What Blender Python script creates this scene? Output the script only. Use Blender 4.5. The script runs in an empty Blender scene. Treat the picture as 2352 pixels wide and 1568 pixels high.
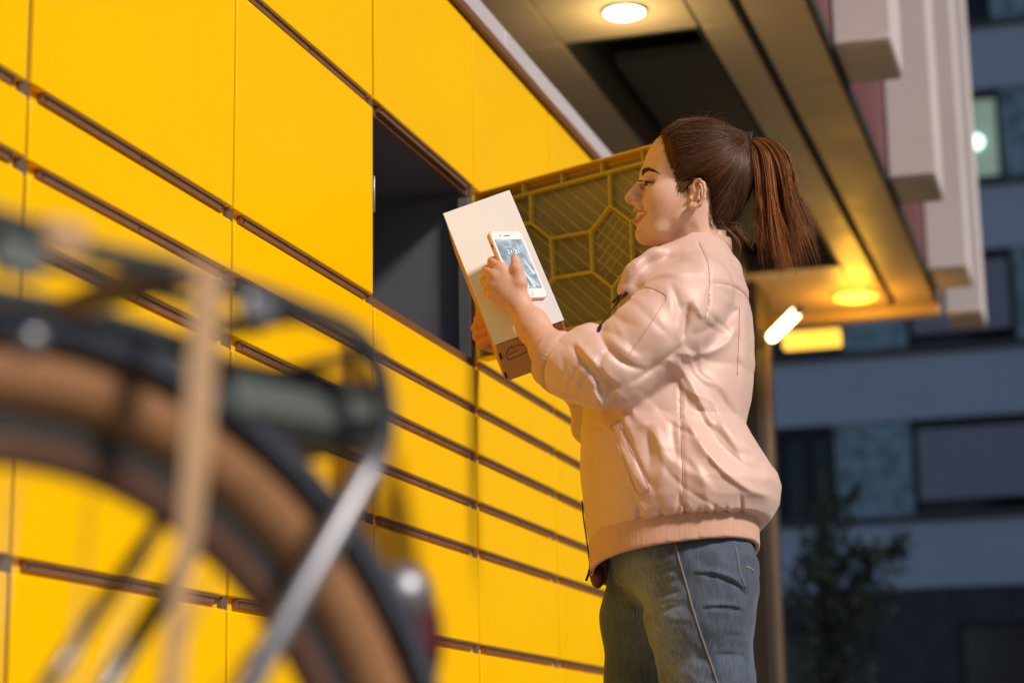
import bpy, bmesh, math, random
import numpy as np
from mathutils import Vector, Matrix
from math import sin, cos, tan, radians, degrees, pi, sqrt, atan2, asin, hypot

random.seed(7)
rng = np.random.default_rng(7)
scene = bpy.context.scene
COL = scene.collection

# ------------------------------------------------------------------ camera
IMW, IMH, FPX = 2352.0, 1568.0, 4605.6          # working pixel grid of the photograph
YAW, PITCH, ROLL = 0.29213, 0.21413, -0.01627
CAM = np.array([1.35, 0.0, 0.45])
HF = np.array([-sin(YAW), cos(YAW), 0.0])        # horizontal heading
HR = np.array([cos(YAW), sin(YAW), 0.0])         # horizontal right
ZU = np.array([0.0, 0.0, 1.0])
FW = HF * cos(PITCH) + ZU * sin(PITCH)
UP0 = -HF * sin(PITCH) + ZU * cos(PITCH)
CR = HR * cos(ROLL) + UP0 * sin(ROLL)
CU = -HR * sin(ROLL) + UP0 * cos(ROLL)

cam_data = bpy.data.cameras.new('camera')
cam = bpy.data.objects.new('camera', cam_data)
COL.objects.link(cam)
cam.matrix_world = Matrix(((CR[0], CU[0], -FW[0], CAM[0]), (CR[1], CU[1], -FW[1], CAM[1]),
                           (CR[2], CU[2], -FW[2], CAM[2]), (0, 0, 0, 1)))
cam_data.sensor_width = 36.0
cam_data.lens = 36.0 * FPX / IMW
cam_data.clip_start = 0.05
cam_data.clip_end = 600.0
cam_data.dof.use_dof = True
cam_data.dof.focus_distance = 3.52
cam_data.dof.aperture_fstop = 3.0
scene.camera = cam

# ------------------------------------------------------------------ sky and sun
SUN = np.array([0.73, -0.30, 0.61]); SUN = SUN / np.linalg.norm(SUN)
world = bpy.data.worlds.new('World')
scene.world = world
world.use_nodes = True
wn = world.node_tree
wn.nodes.clear()
sky = wn.nodes.new('ShaderNodeTexSky')
sky.sky_type = 'NISHITA'
sky.sun_disc = False
sky.sun_elevation = asin(SUN[2])
sky.sun_rotation = atan2(SUN[0], SUN[1])
sky.ozone_density = 3.0
sky.dust_density = 0.6
bg = wn.nodes.new('ShaderNodeBackground')
bg.inputs['Strength'].default_value = 0.058
wo = wn.nodes.new('ShaderNodeOutputWorld')
wn.links.new(sky.outputs[0], bg.inputs[0])
wn.links.new(bg.outputs[0], wo.inputs[0])

sun_d = bpy.data.lights.new('sun', 'SUN')
sun_d.energy = 4.0
sun_d.angle = radians(9)
sun_d.color = (1.0, 0.89, 0.77)
sun_o = bpy.data.objects.new('sun', sun_d)
COL.objects.link(sun_o)
sun_o.rotation_euler = Vector(tuple(SUN)).to_track_quat('Z', 'Y').to_euler()
sun_o.location = (12, -3, 8)

scene.view_settings.view_transform = 'Standard'
scene.view_settings.look = 'None'
scene.view_settings.exposure = 0.0
scene.view_settings.gamma = 1.0
scene.view_settings.use_curve_mapping = False
scene.cycles.max_bounces = 8
scene.cycles.diffuse_bounces = 4
scene.cycles.use_denoising = True
scene.cycles.sample_clamp_indirect = 8.0

# ------------------------------------------------------------------ geometry helpers
def ray(px, py):
    return FW + CR * ((px - IMW / 2) / FPX) + CU * ((IMH / 2 - py) / FPX)
def on_x(px, py, x):
    d = ray(px, py); return CAM + d * ((x - CAM[0]) / d[0])
def on_y(px, py, y):
    d = ray(px, py); return CAM + d * ((y - CAM[1]) / d[1])
def on_z(px, py, z):
    d = ray(px, py); return CAM + d * ((z - CAM[2]) / d[2])
def on_plane(px, py, p0, n):
    d = ray(px, py); return CAM + d * (np.dot(np.asarray(p0) - CAM, n) / np.dot(d, n))

def prop(o, label=None, cat=None, group=None, kind=None):
    if label: o['label'] = label
    if cat: o['category'] = cat
    if group: o['group'] = group
    if kind: o['kind'] = kind
    return o
def link(o, parent=None):
    COL.objects.link(o)
    if parent is not None: o.parent = parent
    return o
def empty(name, loc=(0, 0, 0), **k):
    o = bpy.data.objects.new(name, None)
    o.location = tuple(loc); o.empty_display_size = 0.1
    link(o); o['_w'] = [float(x) for x in loc]
    del o['_w']
    return prop(o, **k)
ORG = {}
def thing(name, loc, label, cat, group=None):
    o = empty(name, loc, label=label, cat=cat, group=group)
    ORG[o.name] = np.array(loc, float)
    return o
def origin_of(o):
    p = np.zeros(3)
    while o is not None:
        p = p + np.array(o.location); o = o.parent
    return p

class MB:
    """collects world-space geometry; build() links it as one mesh object"""
    def __init__(self): self.v = []; self.f = []; self.m = []; self.n = 0; self.sm = []
    def add(self, verts, faces, mi=0, smooth=False):
        b = self.n
        self.v.extend([tuple(map(float, p)) for p in verts]); self.n += len(verts)
        for f in faces:
            self.f.append(tuple(i + b for i in f)); self.m.append(mi); self.sm.append(smooth)
        return self
    def box(self, lo, hi, mi=0):
        (a, b, c), (d, e, f) = lo, hi
        v = [(a, b, c), (d, b, c), (d, e, c), (a, e, c), (a, b, f), (d, b, f), (d, e, f), (a, e, f)]
        return self.add(v, [(0, 3, 2, 1), (4, 5, 6, 7), (0, 1, 5, 4), (1, 2, 6, 5), (2, 3, 7, 6), (3, 0, 4, 7)], mi)
    def obox(self, o, ax, ay, az, mi=0):
        """oriented box from corner o with edge vectors"""
        o, ax, ay, az = map(np.asarray, (o, ax, ay, az))
        v = [o, o + ax, o + ax + ay, o + ay, o + az, o + ax + az, o + ax + ay + az, o + ay + az]
        fs = [(0, 3, 2, 1), (4, 5, 6, 7), (0, 1, 5, 4), (1, 2, 6, 5), (2, 3, 7, 6), (3, 0, 4, 7)]
        if np.dot(np.cross(ax, ay), az) < 0: fs = [f[::-1] for f in fs]
        return self.add(v, fs, mi)
    def rbox(self, o, ax, ay, az, r, mi=0, seg=2):
        """oriented box with rounded edges"""
        bm = bmesh.new()
        o, ax, ay, az = map(np.asarray, (o, ax, ay, az))
        vs = [bm.verts.new(tuple(p)) for p in (o, o + ax, o + ax + ay, o + ay, o + az, o + ax + az, o + ax + ay + az, o + ay + az)]
        fs = [(0, 3, 2, 1), (4, 5, 6, 7), (0, 1, 5, 4), (1, 2, 6, 5), (2, 3, 7, 6), (3, 0, 4, 7)]
        for f in fs: bm.faces.new([vs[i] for i in f])
        bmesh.ops.recalc_face_normals(bm, faces=bm.faces)
        bmesh.ops.bevel(bm, geom=bm.edges[:], offset=r, segments=seg, profile=0.5, affect='EDGES')
        bm.verts.index_update()
        bm.normal_update()
        axs = [a / np.linalg.norm(a) for a in (np.cross(ay, az), np.cross(az, ax), np.cross(ax, ay))]
        V = [v.co[:] for v in bm.verts]; big = []; small = []
        for f in bm.faces:
            (big if max(abs(np.dot(a, f.normal)) for a in axs) > 0.9995 else small).append([v.index for v in f.verts])
        b = self.n
        self.add(V, big, mi, False)
        for f in small: self.f.append(tuple(i + b for i in f)); self.m.append(mi); self.sm.append(True)
        bm.free(); return self
    def tube(self, pts, r, n=10, mi=0, cap=True, closed=False, flat=None):
        pts = [np.asarray(p, float) for p in pts]
        N = len(pts)
        rs = r if hasattr(r, '__len__') else [r] * N
        tang = []
        for i in range(N):
            if closed: t = pts[(i + 1) % N] - pts[i - 1]
            else: t = pts[min(i + 1, N - 1)] - pts[max(i - 1, 0)]
            l = np.linalg.norm(t); tang.append(t / l if l > 1e-9 else np.array([0, 0, 1.0]))
        up = np.array([0, 0, 1.0]) if abs(tang[0][2]) < 0.9 else np.array([1.0, 0, 0])
        if flat is not None: up = np.asarray(flat, float)
        nx = np.cross(tang[0], up); nx /= np.linalg.norm(nx)
        V = []
        for i in range(N):
            nx = nx - tang[i] * np.dot(nx, tang[i]); nx /= np.linalg.norm(nx)
            ny = np.cross(tang[i], nx)
            ri = rs[i]; ra, rb = ri if hasattr(ri, '__len__') else (ri, ri)
            for k in range(n):
                a = 2 * pi * k / n
                V.append(pts[i] + nx * (ra * cos(a)) + ny * (rb * sin(a)))
        F = []
        for i in range(N if closed else N - 1):
            j = (i + 1) % N
            for k in range(n):
                k2 = (k + 1) % n
                F.append((i * n + k, i * n + k2, j * n + k2, j * n + k))
        self.add(V, F, mi, True)
        if cap and not closed:
            b = self.n - len(V)
            self.f.append(tuple(b + k for k in range(n))[::-1]); self.m.append(mi); self.sm.append(False)
            self.f.append(tuple(b + (N - 1) * n + k for k in range(n))); self.m.append(mi); self.sm.append(False)
        return self
    def sphere(self, c, r, n=16, mi=0, ax=None):
        c = np.asarray(c, float); rr = r if hasattr(r, '__len__') else (r, r, r)
        A = np.eye(3) if ax is None else np.asarray(ax)
        V = []; F = []; m = n // 2
        for i in range(m + 1):
            th = pi * i / m
            for k in range(n):
                ph = 2 * pi * k / n
                p = np.array([rr[0] * sin(th) * cos(ph), rr[1] * sin(th) * sin(ph), rr[2] * cos(th)])
                V.append(c + p @ A)
        for i in range(m):
            for k in range(n):
                k2 = (k + 1) % n
                F.append((i * n + k, (i + 1) * n + k, (i + 1) * n + k2, i * n + k2))
        return self.add(V, F, mi, True)
    def disc_cyl(self, c, axis, r, h, n=24, mi=0):
        c = np.asarray(c, float); axis = np.asarray(axis, float); axis = axis / np.linalg.norm(axis)
        return self.tube([c, c + axis * h], r, n, mi)
    def mesh(self, name, mats, org=(0, 0, 0)):
        me = bpy.data.meshes.new(name)
        o = np.asarray(org, float)
        V = np.array(self.v, float) - o
        me.from_pydata(V.tolist(), [], self.f)
        for m in (mats if isinstance(mats, (list, tuple)) else [mats]): me.materials.append(m)
        me.polygons.foreach_set('material_index', self.m)
        me.polygons.foreach_set('use_smooth', self.sm)
        me.update()
        return me
    def build(self, name, mats, parent=None, own_origin=False, **k):
        if parent is not None: org = origin_of(parent)
        elif own_origin: org = np.array(own_origin, float)
        else: org = np.zeros(3)
        o = bpy.data.objects.new(name, self.mesh(name, mats, org))
        if parent is None and own_origin: o.location = tuple(org)
        link(o, parent)
        return prop(o, **k)

def smooth_path(pts, n=8):
    """Catmull-Rom through points"""
    P = [np.asarray(p, float) for p in pts]
    P = [2 * P[0] - P[1]] + P + [2 * P[-1] - P[-2]]
    out = []
    for i in range(1, len(P) - 2):
        p0, p1, p2, p3 = P[i - 1:i + 3]
        for k in range(n):
            t = k / n
            out.append(0.5 * ((2 * p1) + (-p0 + p2) * t + (2 * p0 - 5 * p1 + 4 * p2 - p3) * t * t + (-p0 + 3 * p1 - 3 * p2 + p3) * t ** 3))
    out.append(P[-2])
    return out

# ------------------------------------------------------------------ materials
def mat(name, col, rough=0.5, metal=0.0, spec=0.5, var=0.0, vscale=8.0, bump=0.0, bscale=60.0, coat=0.0,
        emit=None, estr=0.0, detail=4.0, rvar=0.0, stretch=None, sheen=0.0, sub=0.0, attr=None, trans=0.0, aniso=0.0):
    m = bpy.data.materials.new(name); m.use_nodes = True
    nt = m.node_tree; b = nt.nodes['Principled BSDF']
    L = nt.links.new
    b.inputs['Roughness'].default_value = rough
    b.inputs['Metallic'].default_value = metal
    b.inputs['Specular IOR Level'].default_value = spec
    b.inputs['Coat Weight'].default_value = coat
    b.inputs['Sheen Weight'].default_value = sheen
    b.inputs['Transmission Weight'].default_value = trans
    b.inputs['Anisotropic'].default_value = aniso
    if sub:
        b.inputs['Subsurface Weight'].default_value = sub
        b.inputs['Subsurface Radius'].default_value = (1.0, 0.35, 0.2)
        b.inputs['Subsurface Scale'].default_value = 0.008
    tc = nt.nodes.new('ShaderNodeTexCoord')
    vec = tc.outputs['Object']
    if stretch:
        mp = nt.nodes.new('ShaderNodeMapping'); mp.inputs['Scale'].default_value = stretch
        L(vec, mp.inputs[0]); vec = mp.outputs[0]
    src = None
    if attr:
        at = nt.nodes.new('ShaderNodeAttribute'); at.attribute_name = attr; src = at.outputs['Color']
    if var > 0 or rvar > 0:
        nz = nt.nodes.new('ShaderNodeTexNoise'); nz.inputs['Scale'].default_value = vscale
        nz.inputs['Detail'].default_value = detail; nz.inputs['Roughness'].default_value = 0.6
        L(vec, nz.inputs['Vector'])
        if var > 0:
            mr = nt.nodes.new('ShaderNodeMapRange')
            mr.inputs['From Min'].default_value = 0.25; mr.inputs['From Max'].default_value = 0.75
            mr.inputs['To Min'].default_value = 1 - var; mr.inputs['To Max'].default_value = 1 + var
            L(nz.outputs['Fac'], mr.inputs['Value'])
            mx = nt.nodes.new('ShaderNodeVectorMath'); mx.operation = 'SCALE'
            if src: L(src, mx.inputs[0])
            else: mx.inputs[0].default_value = col[:3]
            L(mr.outputs[0], mx.inputs['Scale'])
            src = mx.outputs[0]
        if rvar > 0:
            mr2 = nt.nodes.new('ShaderNodeMapRange')
            mr2.inputs['From Min'].default_value = 0.3; mr2.inputs['From Max'].default_value = 0.7
            mr2.inputs['To Min'].default_value = max(0.02, rough - rvar); mr2.inputs['To Max'].default_value = min(1, rough + rvar)
            L(nz.outputs['Fac'], mr2.inputs['Value']); L(mr2.outputs[0], b.inputs['Roughness'])
    if src: L(src, b.inputs['Base Color'])
    else: b.inputs['Base Color'].default_value = (*col[:3], 1)
    if bump > 0:
        n2 = nt.nodes.new('ShaderNodeTexNoise'); n2.inputs['Scale'].default_value = bscale; n2.inputs['Detail'].default_value = 3
        L(vec, n2.inputs['Vector'])
        bp = nt.nodes.new('ShaderNodeBump'); bp.inputs['Strength'].default_value = bump; bp.inputs['Distance'].default_value = 0.004
        L(n2.outputs['Fac'], bp.inputs['Height']); L(bp.outputs[0], b.inputs['Normal'])
    if emit:
        b.inputs['Emission Color'].default_value = (*emit, 1); b.inputs['Emission Strength'].default_value = estr
    return m
# ================================================================== the setting
M_asphalt = mat('asphalt', (0.05, 0.05, 0.055), 0.9, var=0.25, vscale=30, bump=0.6, bscale=120)
M_paving = mat('paving', (0.22, 0.21, 0.19), 0.85, var=0.15, vscale=6, bump=0.3, bscale=80)
M_kerb = mat('kerb_stone', (0.28, 0.27, 0.26), 0.8, var=0.15, vscale=10, bump=0.3)

MB().box((-60, -40, -0.40), (90, 120, -0.122)).build('ground', M_asphalt, kind='structure')
MB().add([(-60, -40, -0.118), (90, -40, -0.118), (90, 120, -0.118), (-60, 120, -0.118)], [(0, 1, 2, 3)]).build('road', M_asphalt, kind='structure')
MB().box((-20, -30, -0.121), (4.2, 22, 0.0)).build('pavement', M_paving, kind='structure')
k = MB()
for i in range(52):
    k.box((4.204, -30 + i, -0.121), (4.35, -30 + i + 0.985, 0.004))
k.build('kerb', M_kerb, kind='structure')
MB().box((-20, 30.5, -0.121), (60, 40, 0.0)).build('far_pavement', M_paving, kind='structure')

# ------------------------------------------------------------------ overhanging building with soffit and fins
SZ = 3.0
XE = 0.498
YN, YF = -6.0, 11.13
M_soffit = mat('soffit_panel', (0.34, 0.245, 0.14), 0.5, var=0.05, vscale=3, rvar=0.06)
M_joint = mat('dark_joint', (0.02, 0.018, 0.016), 0.8, var=0.2)
M_fin = mat('pale_fin', (0.62, 0.55, 0.56), 0.55, var=0.05, vscale=2, bump=0.05, bscale=20)
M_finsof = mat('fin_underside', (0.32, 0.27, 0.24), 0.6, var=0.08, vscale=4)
M_red = mat('red_brown_cladding', (0.13, 0.045, 0.05), 0.6, var=0.12, vscale=5)
M_dark = mat('black_void', (0.012, 0.011, 0.010), 0.7, var=0.2)
M_pier = mat('pier_metal', (0.055, 0.04, 0.03), 0.45, var=0.15, vscale=4, metal=0.3)

bld = thing('overhanging_building', (0.0, 4.0, 0.0), 'building overhang with brown soffit and pale vertical fins above the yellow lockers', 'building')
# recessed hatch and slots in the soffit; the panels are laid around them
hatch = (-0.404, 0.0876, 6.53, 10.1)       # x0 x1 y0 y1
def soffit_panel(x0, x1, y0, y1):
    MB().rbox((x0, y0, SZ), (x1 - x0, 0, 0), (0, y1 - y0, 0), (0, 0, 0.03), 0.003, seg=1).build('soffit_panel', M_soffit, bld)
ycuts = [YN, -3.6, -1.2, 1.2, 3.9, 6.53, 10.1, YF]
for a, b in zip(ycuts[:-1], ycuts[1:]):
    soffit_panel(-2.2, -0.70, a + 0.004, b - 0.004)
    soffit_panel(-0.69, -0.410, a + 0.004, b - 0.004)
    if not (6.4 < a < 9.6):
        soffit_panel(-0.404, 0.0876, a + 0.004, b - 0.004)
    soffit_panel(0.095, 0.233, a + 0.004, b - 0.004)
ycut2 = [YN, -4, -2, 0, 2.4, 4.85, 7.25, 9.64, YF]
for a, b in zip(ycut2[:-1], ycut2[1:]):
    soffit_panel(0.270, XE - 0.02, a + 0.003, b - 0.003)
# backing above the joints
MB().box((-2.2, YN, SZ + 0.034), (XE - 0.02, 6.53, SZ + 0.10)).box((-2.2, 10.1, SZ + 0.034), (XE - 0.02, YF, SZ + 0.10)) \
    .box((-2.2, 6.53, SZ + 0.034), (-0.408, 10.1, SZ + 0.10)).box((0.092, 6.53, SZ + 0.034), (XE - 0.02, 10.1, SZ + 0.10)).build('soffit_backing', M_joint, bld)
# hatch recess
h = MB(); x0, x1, y0, y1 = hatch
h.box((x0 - 0.012, y0 - 0.012, SZ + 0.101), (x0, y1 + 0.012, SZ + 0.42)).box((x1, y0 - 0.012, SZ + 0.101), (x1 + 0.012, y1 + 0.012, SZ + 0.42))
h.box((x0, y0 - 0.012, SZ + 0.101), (x1, y0, SZ + 0.42)).box((x0, y1, SZ + 0.101), (x1, y1 + 0.012, SZ + 0.42))
h.box((x0 - 0.012, y0 - 0.012, SZ + 0.421), (x1 + 0.012, y1 + 0.012, SZ + 0.44))
h.build('ceiling_recess', M_dark, bld)
h = MB()
h.box((x0 + 0.004, y0 + 0.004, SZ + 0.001), (x1 - 0.004, y0 + 0.018, SZ + 0.10)).box((x0 + 0.004, y1 - 0.018, SZ + 0.001), (x1 - 0.004, y1 - 0.004, SZ + 0.10))
h.box((x0 + 0.004, y0 + 0.019, SZ + 0.001), (x0 + 0.012, y1 - 0.019, SZ + 0.10)).box((x1 - 0.012, y0 + 0.019, SZ + 0.001), (x1 - 0.004, y1 - 0.019, SZ + 0.10))
h.build('recess_frame', M_joint, bld)
MB().box((x0 + 0.05, 7.10, SZ + 0.12), (x1 - 0.05, 9.9, SZ + 0.16)).build('recess_grille', M_dark, bld)
# fascia edge and the facade over it
MB().box((XE - 0.016, YN, SZ - 0.004), (XE, YF, SZ + 0.045)).build('soffit_edge', M_joint, bld)
MB().box((XE - 0.016, YN, SZ + 0.046), (XE - 0.001, YF, 14.0)).build('red_fascia', M_red, bld)
MB().box((-2.2, YN, SZ + 0.46), (XE - 0.02, YF, 14.0)).build('facade_wall', M_red, bld)
finY = []
for (px, py) in ((2048, 88), (2150, 405), (2215, 612)):
    finY.append(on_z(px, py, SZ + 0.02))
fx1 = float(np.mean([p[0] for p in finY]))
pitch_f = (finY[2][1] - finY[0][1]) / 2
fy = [finY[0][1] + pitch_f * i for i in (-5, -4, -3, -2, -1, 0, 1, 2)] + [finY[2][1] + 0.62 * pitch_f]
for i, y in enumerate(fy):
    th = 0.42
    o = MB().rbox((XE + 0.004, y, SZ + 0.02), (fx1 - XE, 0, 0), (0, th, 0), (0, 0, 11.4), 0.006, seg=1).build('facade_fin', M_fin, bld)
    MB().box((XE + 0.012, y + 0.008, SZ + 0.008), (fx1 - 0.004, y + th - 0.008, SZ + 0.0195)).build('fin_soffit', M_finsof, o)
# back wall behind the lockers and far pier
MB().box((-2.4, YN, 0.0), (-2.21, YF, 14.0)).build('back_wall', M_pier, bld)
MB().box((-2.2, YF + 0.004, SZ - 0.05), (XE, YF + 0.12, SZ + 0.45)).build('end_fascia', M_soffit, bld)

PX = float(on_y(1788, 1100, 10.7)[0])
pier = thing('pier', (PX - 0.3, 10.6, 0), 'dark metal clad pier at the far end of the soffit behind the woman', 'pillar')
MB().rbox((PX - 0.68, 10.26, 0.0), (0.68, 0, 0), (0, 0.42, 0), (0, 0, SZ - 0.004), 0.012).build('shaft', M_pier, pier)
MB().rbox((PX + 0.002, 10.32, 0.0), (0.022, 0, 0), (0, 0.12, 0), (0, 0, 2.75), 0.004, seg=1).build('corner_trim', mat('pier_trim', (0.15, 0.10, 0.07), 0.45, var=0.1), pier)

# ------------------------------------------------------------------ seen lamps, and glowing stand-ins for amber light on soffits
M_lampw = mat('lamp_diffuser', (0.9, 0.9, 0.85), 0.4, emit=(1.0, 0.90, 0.66), estr=9.0)
M_amber_glow = mat('amber_glow', (0.9, 0.7, 0.3), 0.4, emit=(1.0, 0.56, 0.05), estr=1.5)  # glow colour shared by the stand-ins for amber light
M_tube = mat('tube_glow', (0.9, 0.9, 0.85), 0.4, emit=(1.0, 0.80, 0.40), estr=11.0)
M_trim = mat('lamp_trim', (0.30, 0.28, 0.25), 0.35, metal=0.6, var=0.05)
def point(name, loc, col, energy, r=0.06, parent=None, spot=None):
    d = bpy.data.lights.new(name, 'SPOT' if spot else 'POINT'); d.energy = energy; d.color = col; d.shadow_soft_size = r
    if spot: d.spot_size = spot; d.spot_blend = 0.6
    o = bpy.data.objects.new(name, d)
    o.location = tuple(np.asarray(loc) - (origin_of(parent) if parent else 0))
    return link(o, parent)
c = on_z(1434, 25, SZ)
dl = thing('downlight', (c[0], c[1], SZ), 'round white downlight glowing in the soffit beside the dark recess', 'lamp')
MB().disc_cyl((c[0], c[1], SZ - 0.010), (0, 0, 1), 0.067, 0.0095, 32).build('diffuser', M_lampw, dl)
ring = [np.array([c[0] + 0.0745 * cos(a), c[1] + 0.0745 * sin(a), SZ - 0.006]) for a in np.linspace(0, 2 * pi, 40, endpoint=False)]
MB().tube(ring, 0.006, 8, closed=True).build('trim_ring', M_trim, dl)
point('downlight_lamp', (c[0], c[1], SZ - 0.16), (1.0, 0.82, 0.42), 7, 0.06, dl)

c = on_z(1965, 676, SZ)  # glowing dome and light added for a pool of amber light on the soffit
cl = thing('soffit_glow_spot', (c[0], c[1], SZ), 'oval amber pool of light at the far end of the soffit, built as a glowing dome', 'lamp')
MB().sphere((c[0], c[1], SZ - 0.010), (0.125, 0.135, 0.026), 28).build('diffuser', M_amber_glow, cl)
ring = [np.array([c[0] + 0.13 * cos(a), c[1] + 0.14 * sin(a), SZ - 0.006]) for a in np.linspace(0, 2 * pi, 40, endpoint=False)]
MB().tube(ring, 0.005, 8, closed=True).build('trim_ring', M_trim, cl)
point('soffit_glow_light', (c[0], c[1], SZ - 0.19), (1.0, 0.48, 0.03), 18.0, 0.09, cl)

a = on_y(1771, 776, 10.22); b = on_y(1831, 716, 9.83)
tl = thing('tube_lamp', tuple(a), 'short bright tube lamp bracketed at the top of the dark pier', 'lamp')
MB().tube([a + (b - a) * s for s in (0.0, 0.05, 0.95, 1.0)], [0.017, 0.026, 0.026, 0.017], 16).build('tube', M_tube, tl)
for q_, w_ in ((0.0, -1), (1.0, 1)):
    e_ = a + (b - a) * q_; d_ = (b - a) / np.linalg.norm(b - a) * w_
    MB().tube([e_ + d_ * 0.001, e_ + d_ * 0.035], 0.022, 14).build('end_cap', M_trim, tl)
MB().tube([np.array([PX - 0.02, 10.27, a[2] - 0.03]), a - (b - a) * 0.02], 0.012, 10).build('bracket', M_trim, tl)
point('tube_lamp_light', (a + b) / 2 + np.array([0.10, -0.02, -0.05]), (1.0, 0.55, 0.14), 2.0, 0.04, tl)

p0 = on_y(1797, 803, 11.94); p1 = on_y(1930, 790, 11.94); p2 = on_y(1930, 752, 11.94)  # emissive box stands in for a canopy underside lit by a lamp
lb = thing('lit_soffit_strip', tuple(p0), 'glowing amber strip standing in for a lit canopy underside beyond the tube lamp', 'lamp')
MB().rbox((p0[0], 11.94, p1[2]), (p1[0] - p0[0], 0, 0), (0, 0.10, 0), (0, 0, p2[2] - p1[2]), 0.012).build('diffuser', M_amber_glow, lb)
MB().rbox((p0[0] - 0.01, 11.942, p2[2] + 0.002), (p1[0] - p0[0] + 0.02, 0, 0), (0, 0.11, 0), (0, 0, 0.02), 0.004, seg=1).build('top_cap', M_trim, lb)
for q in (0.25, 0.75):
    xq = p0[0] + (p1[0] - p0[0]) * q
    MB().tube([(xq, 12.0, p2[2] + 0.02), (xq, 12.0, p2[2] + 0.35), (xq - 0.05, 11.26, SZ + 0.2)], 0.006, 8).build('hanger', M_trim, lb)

# ------------------------------------------------------------------ apartment building across the street
YB = 36.0
M_band = mat('blue_grey_render', (0.68, 0.74, 0.88), 0.8, var=0.05, vscale=0.6, bump=0.05, bscale=8)
M_sill = mat('dark_sill', (0.13, 0.12, 0.13), 0.7, var=0.1, vscale=2)
M_frame = mat('window_frame', (0.025, 0.025, 0.032), 0.5, var=0.1)
M_shut = mat('roller_shutter', (0.50, 0.47, 0.56), 0.6, var=0.05, vscale=2)
M_glass = mat('dark_glass', (0.012, 0.013, 0.02), 0.08, var=0.2, vscale=1.5)
M_lit = mat('lit_window', (0.2, 0.25, 0.22), 0.4, emit=(0.55, 0.78, 0.62), estr=0.30)
M_bulb = mat('room_lamp', (0.9, 0.9, 0.9), 0.4, emit=(0.75, 1.0, 0.92), estr=3.0)
M_gf = mat('ground_floor', (0.07, 0.072, 0.084), 0.6, var=0.35, vscale=3)
M_teal = bpy.data.materials.new('speckled_teal_panel'); M_teal.use_nodes = True
_nt = M_teal.node_tree; _b = _nt.nodes['Principled BSDF']; _b.inputs['Roughness'].default_value = 0.7
_tc = _nt.nodes.new('ShaderNodeTexCoord'); _vo = _nt.nodes.new('ShaderNodeTexVoronoi'); _vo.inputs['Scale'].default_value = 9.0
_no = _nt.nodes.new('ShaderNodeTexNoise'); _no.inputs['Scale'].default_value = 3.5; _no.inputs['Detail'].default_value = 6
_cr = _nt.nodes.new('ShaderNodeValToRGB'); _cr.color_ramp.elements[0].color = (0.10, 0.18, 0.21, 1); _cr.color_ramp.elements[1].color = (0.50, 0.68, 0.74, 1)
_cr.color_ramp.elements[0].position = 0.25; _cr.color_ramp.elements[1].position = 0.75
_mx = _nt.nodes.new('ShaderNodeMath'); _mx.operation = 'MULTIPLY_ADD'; _mx.inputs[1].default_value = 0.5
_nt.links.new(_tc.outputs['Object'], _vo.inputs['Vector']); _nt.links.new(_tc.outputs['Object'], _no.inputs['Vector'])
_nt.links.new(_vo.outputs['Distance'], _mx.inputs[0]); _nt.links.new(_no.outputs['Fac'], _mx.inputs[2])
_sb = _nt.nodes.new('ShaderNodeMath'); _sb.operation = 'SUBTRACT'; _sb.inputs[1].default_value = 0.17
_nt.links.new(_mx.outputs[0], _sb.inputs[0]); _nt.links.new(_sb.outputs[0], _cr.inputs[0]); _nt.links.new(_cr.outputs[0], _b.inputs['Base Color'])

apt = thing('apartment_building', (6.0, YB, 0.0), 'blue grey apartment block with shuttered windows across the street', 'building')
def zb(px, py): return float(on_y(px, py, YB)[2])
def xb(px, py): return float(on_y(px, py, YB)[0])
sills = [zb(2080, 800), zb(2080, 1183), zb(2290, 400), zb(2290, 44)]       # underside lines of the window rows
st = (sills[0] - sills[1])
base = sills[1]
X0, X1 = -14.0, 26.0
ztop = base + st * 6.5
MB().box((X0, YB + 0.30, 0.0), (X1, YB + 9, ztop)).build('core_wall', M_band, apt)
g = MB().box((X0, YB + 0.06, 0.0), (X1, YB + 0.29, zb(2100, 1352)))
g.build('ground_floor', M_gf, apt)
rows_z = []
for i in range(-0, 7):
    zs = base + st * i                    # top of sill = bottom of the windows
    wt = zs + (zb(2150, 955) - zb(2150, 1175))
    rows_z.append((zs, wt))
    lo = zb(2100, 1350) if i == 0 else rows_z[i - 1][1]
    MB().box((X0, YB, lo + 0.001), (X1, YB + 0.298, zs - 0.12)).build('spandrel_band', M_band, apt)
    MB().rbox((X0, YB - 0.10, zs - 0.118), (X1 - X0, 0, 0), (0, 0.39, 0), (0, 0, 0.116), 0.015, seg=1).build('sill', M_sill, apt)
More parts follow.
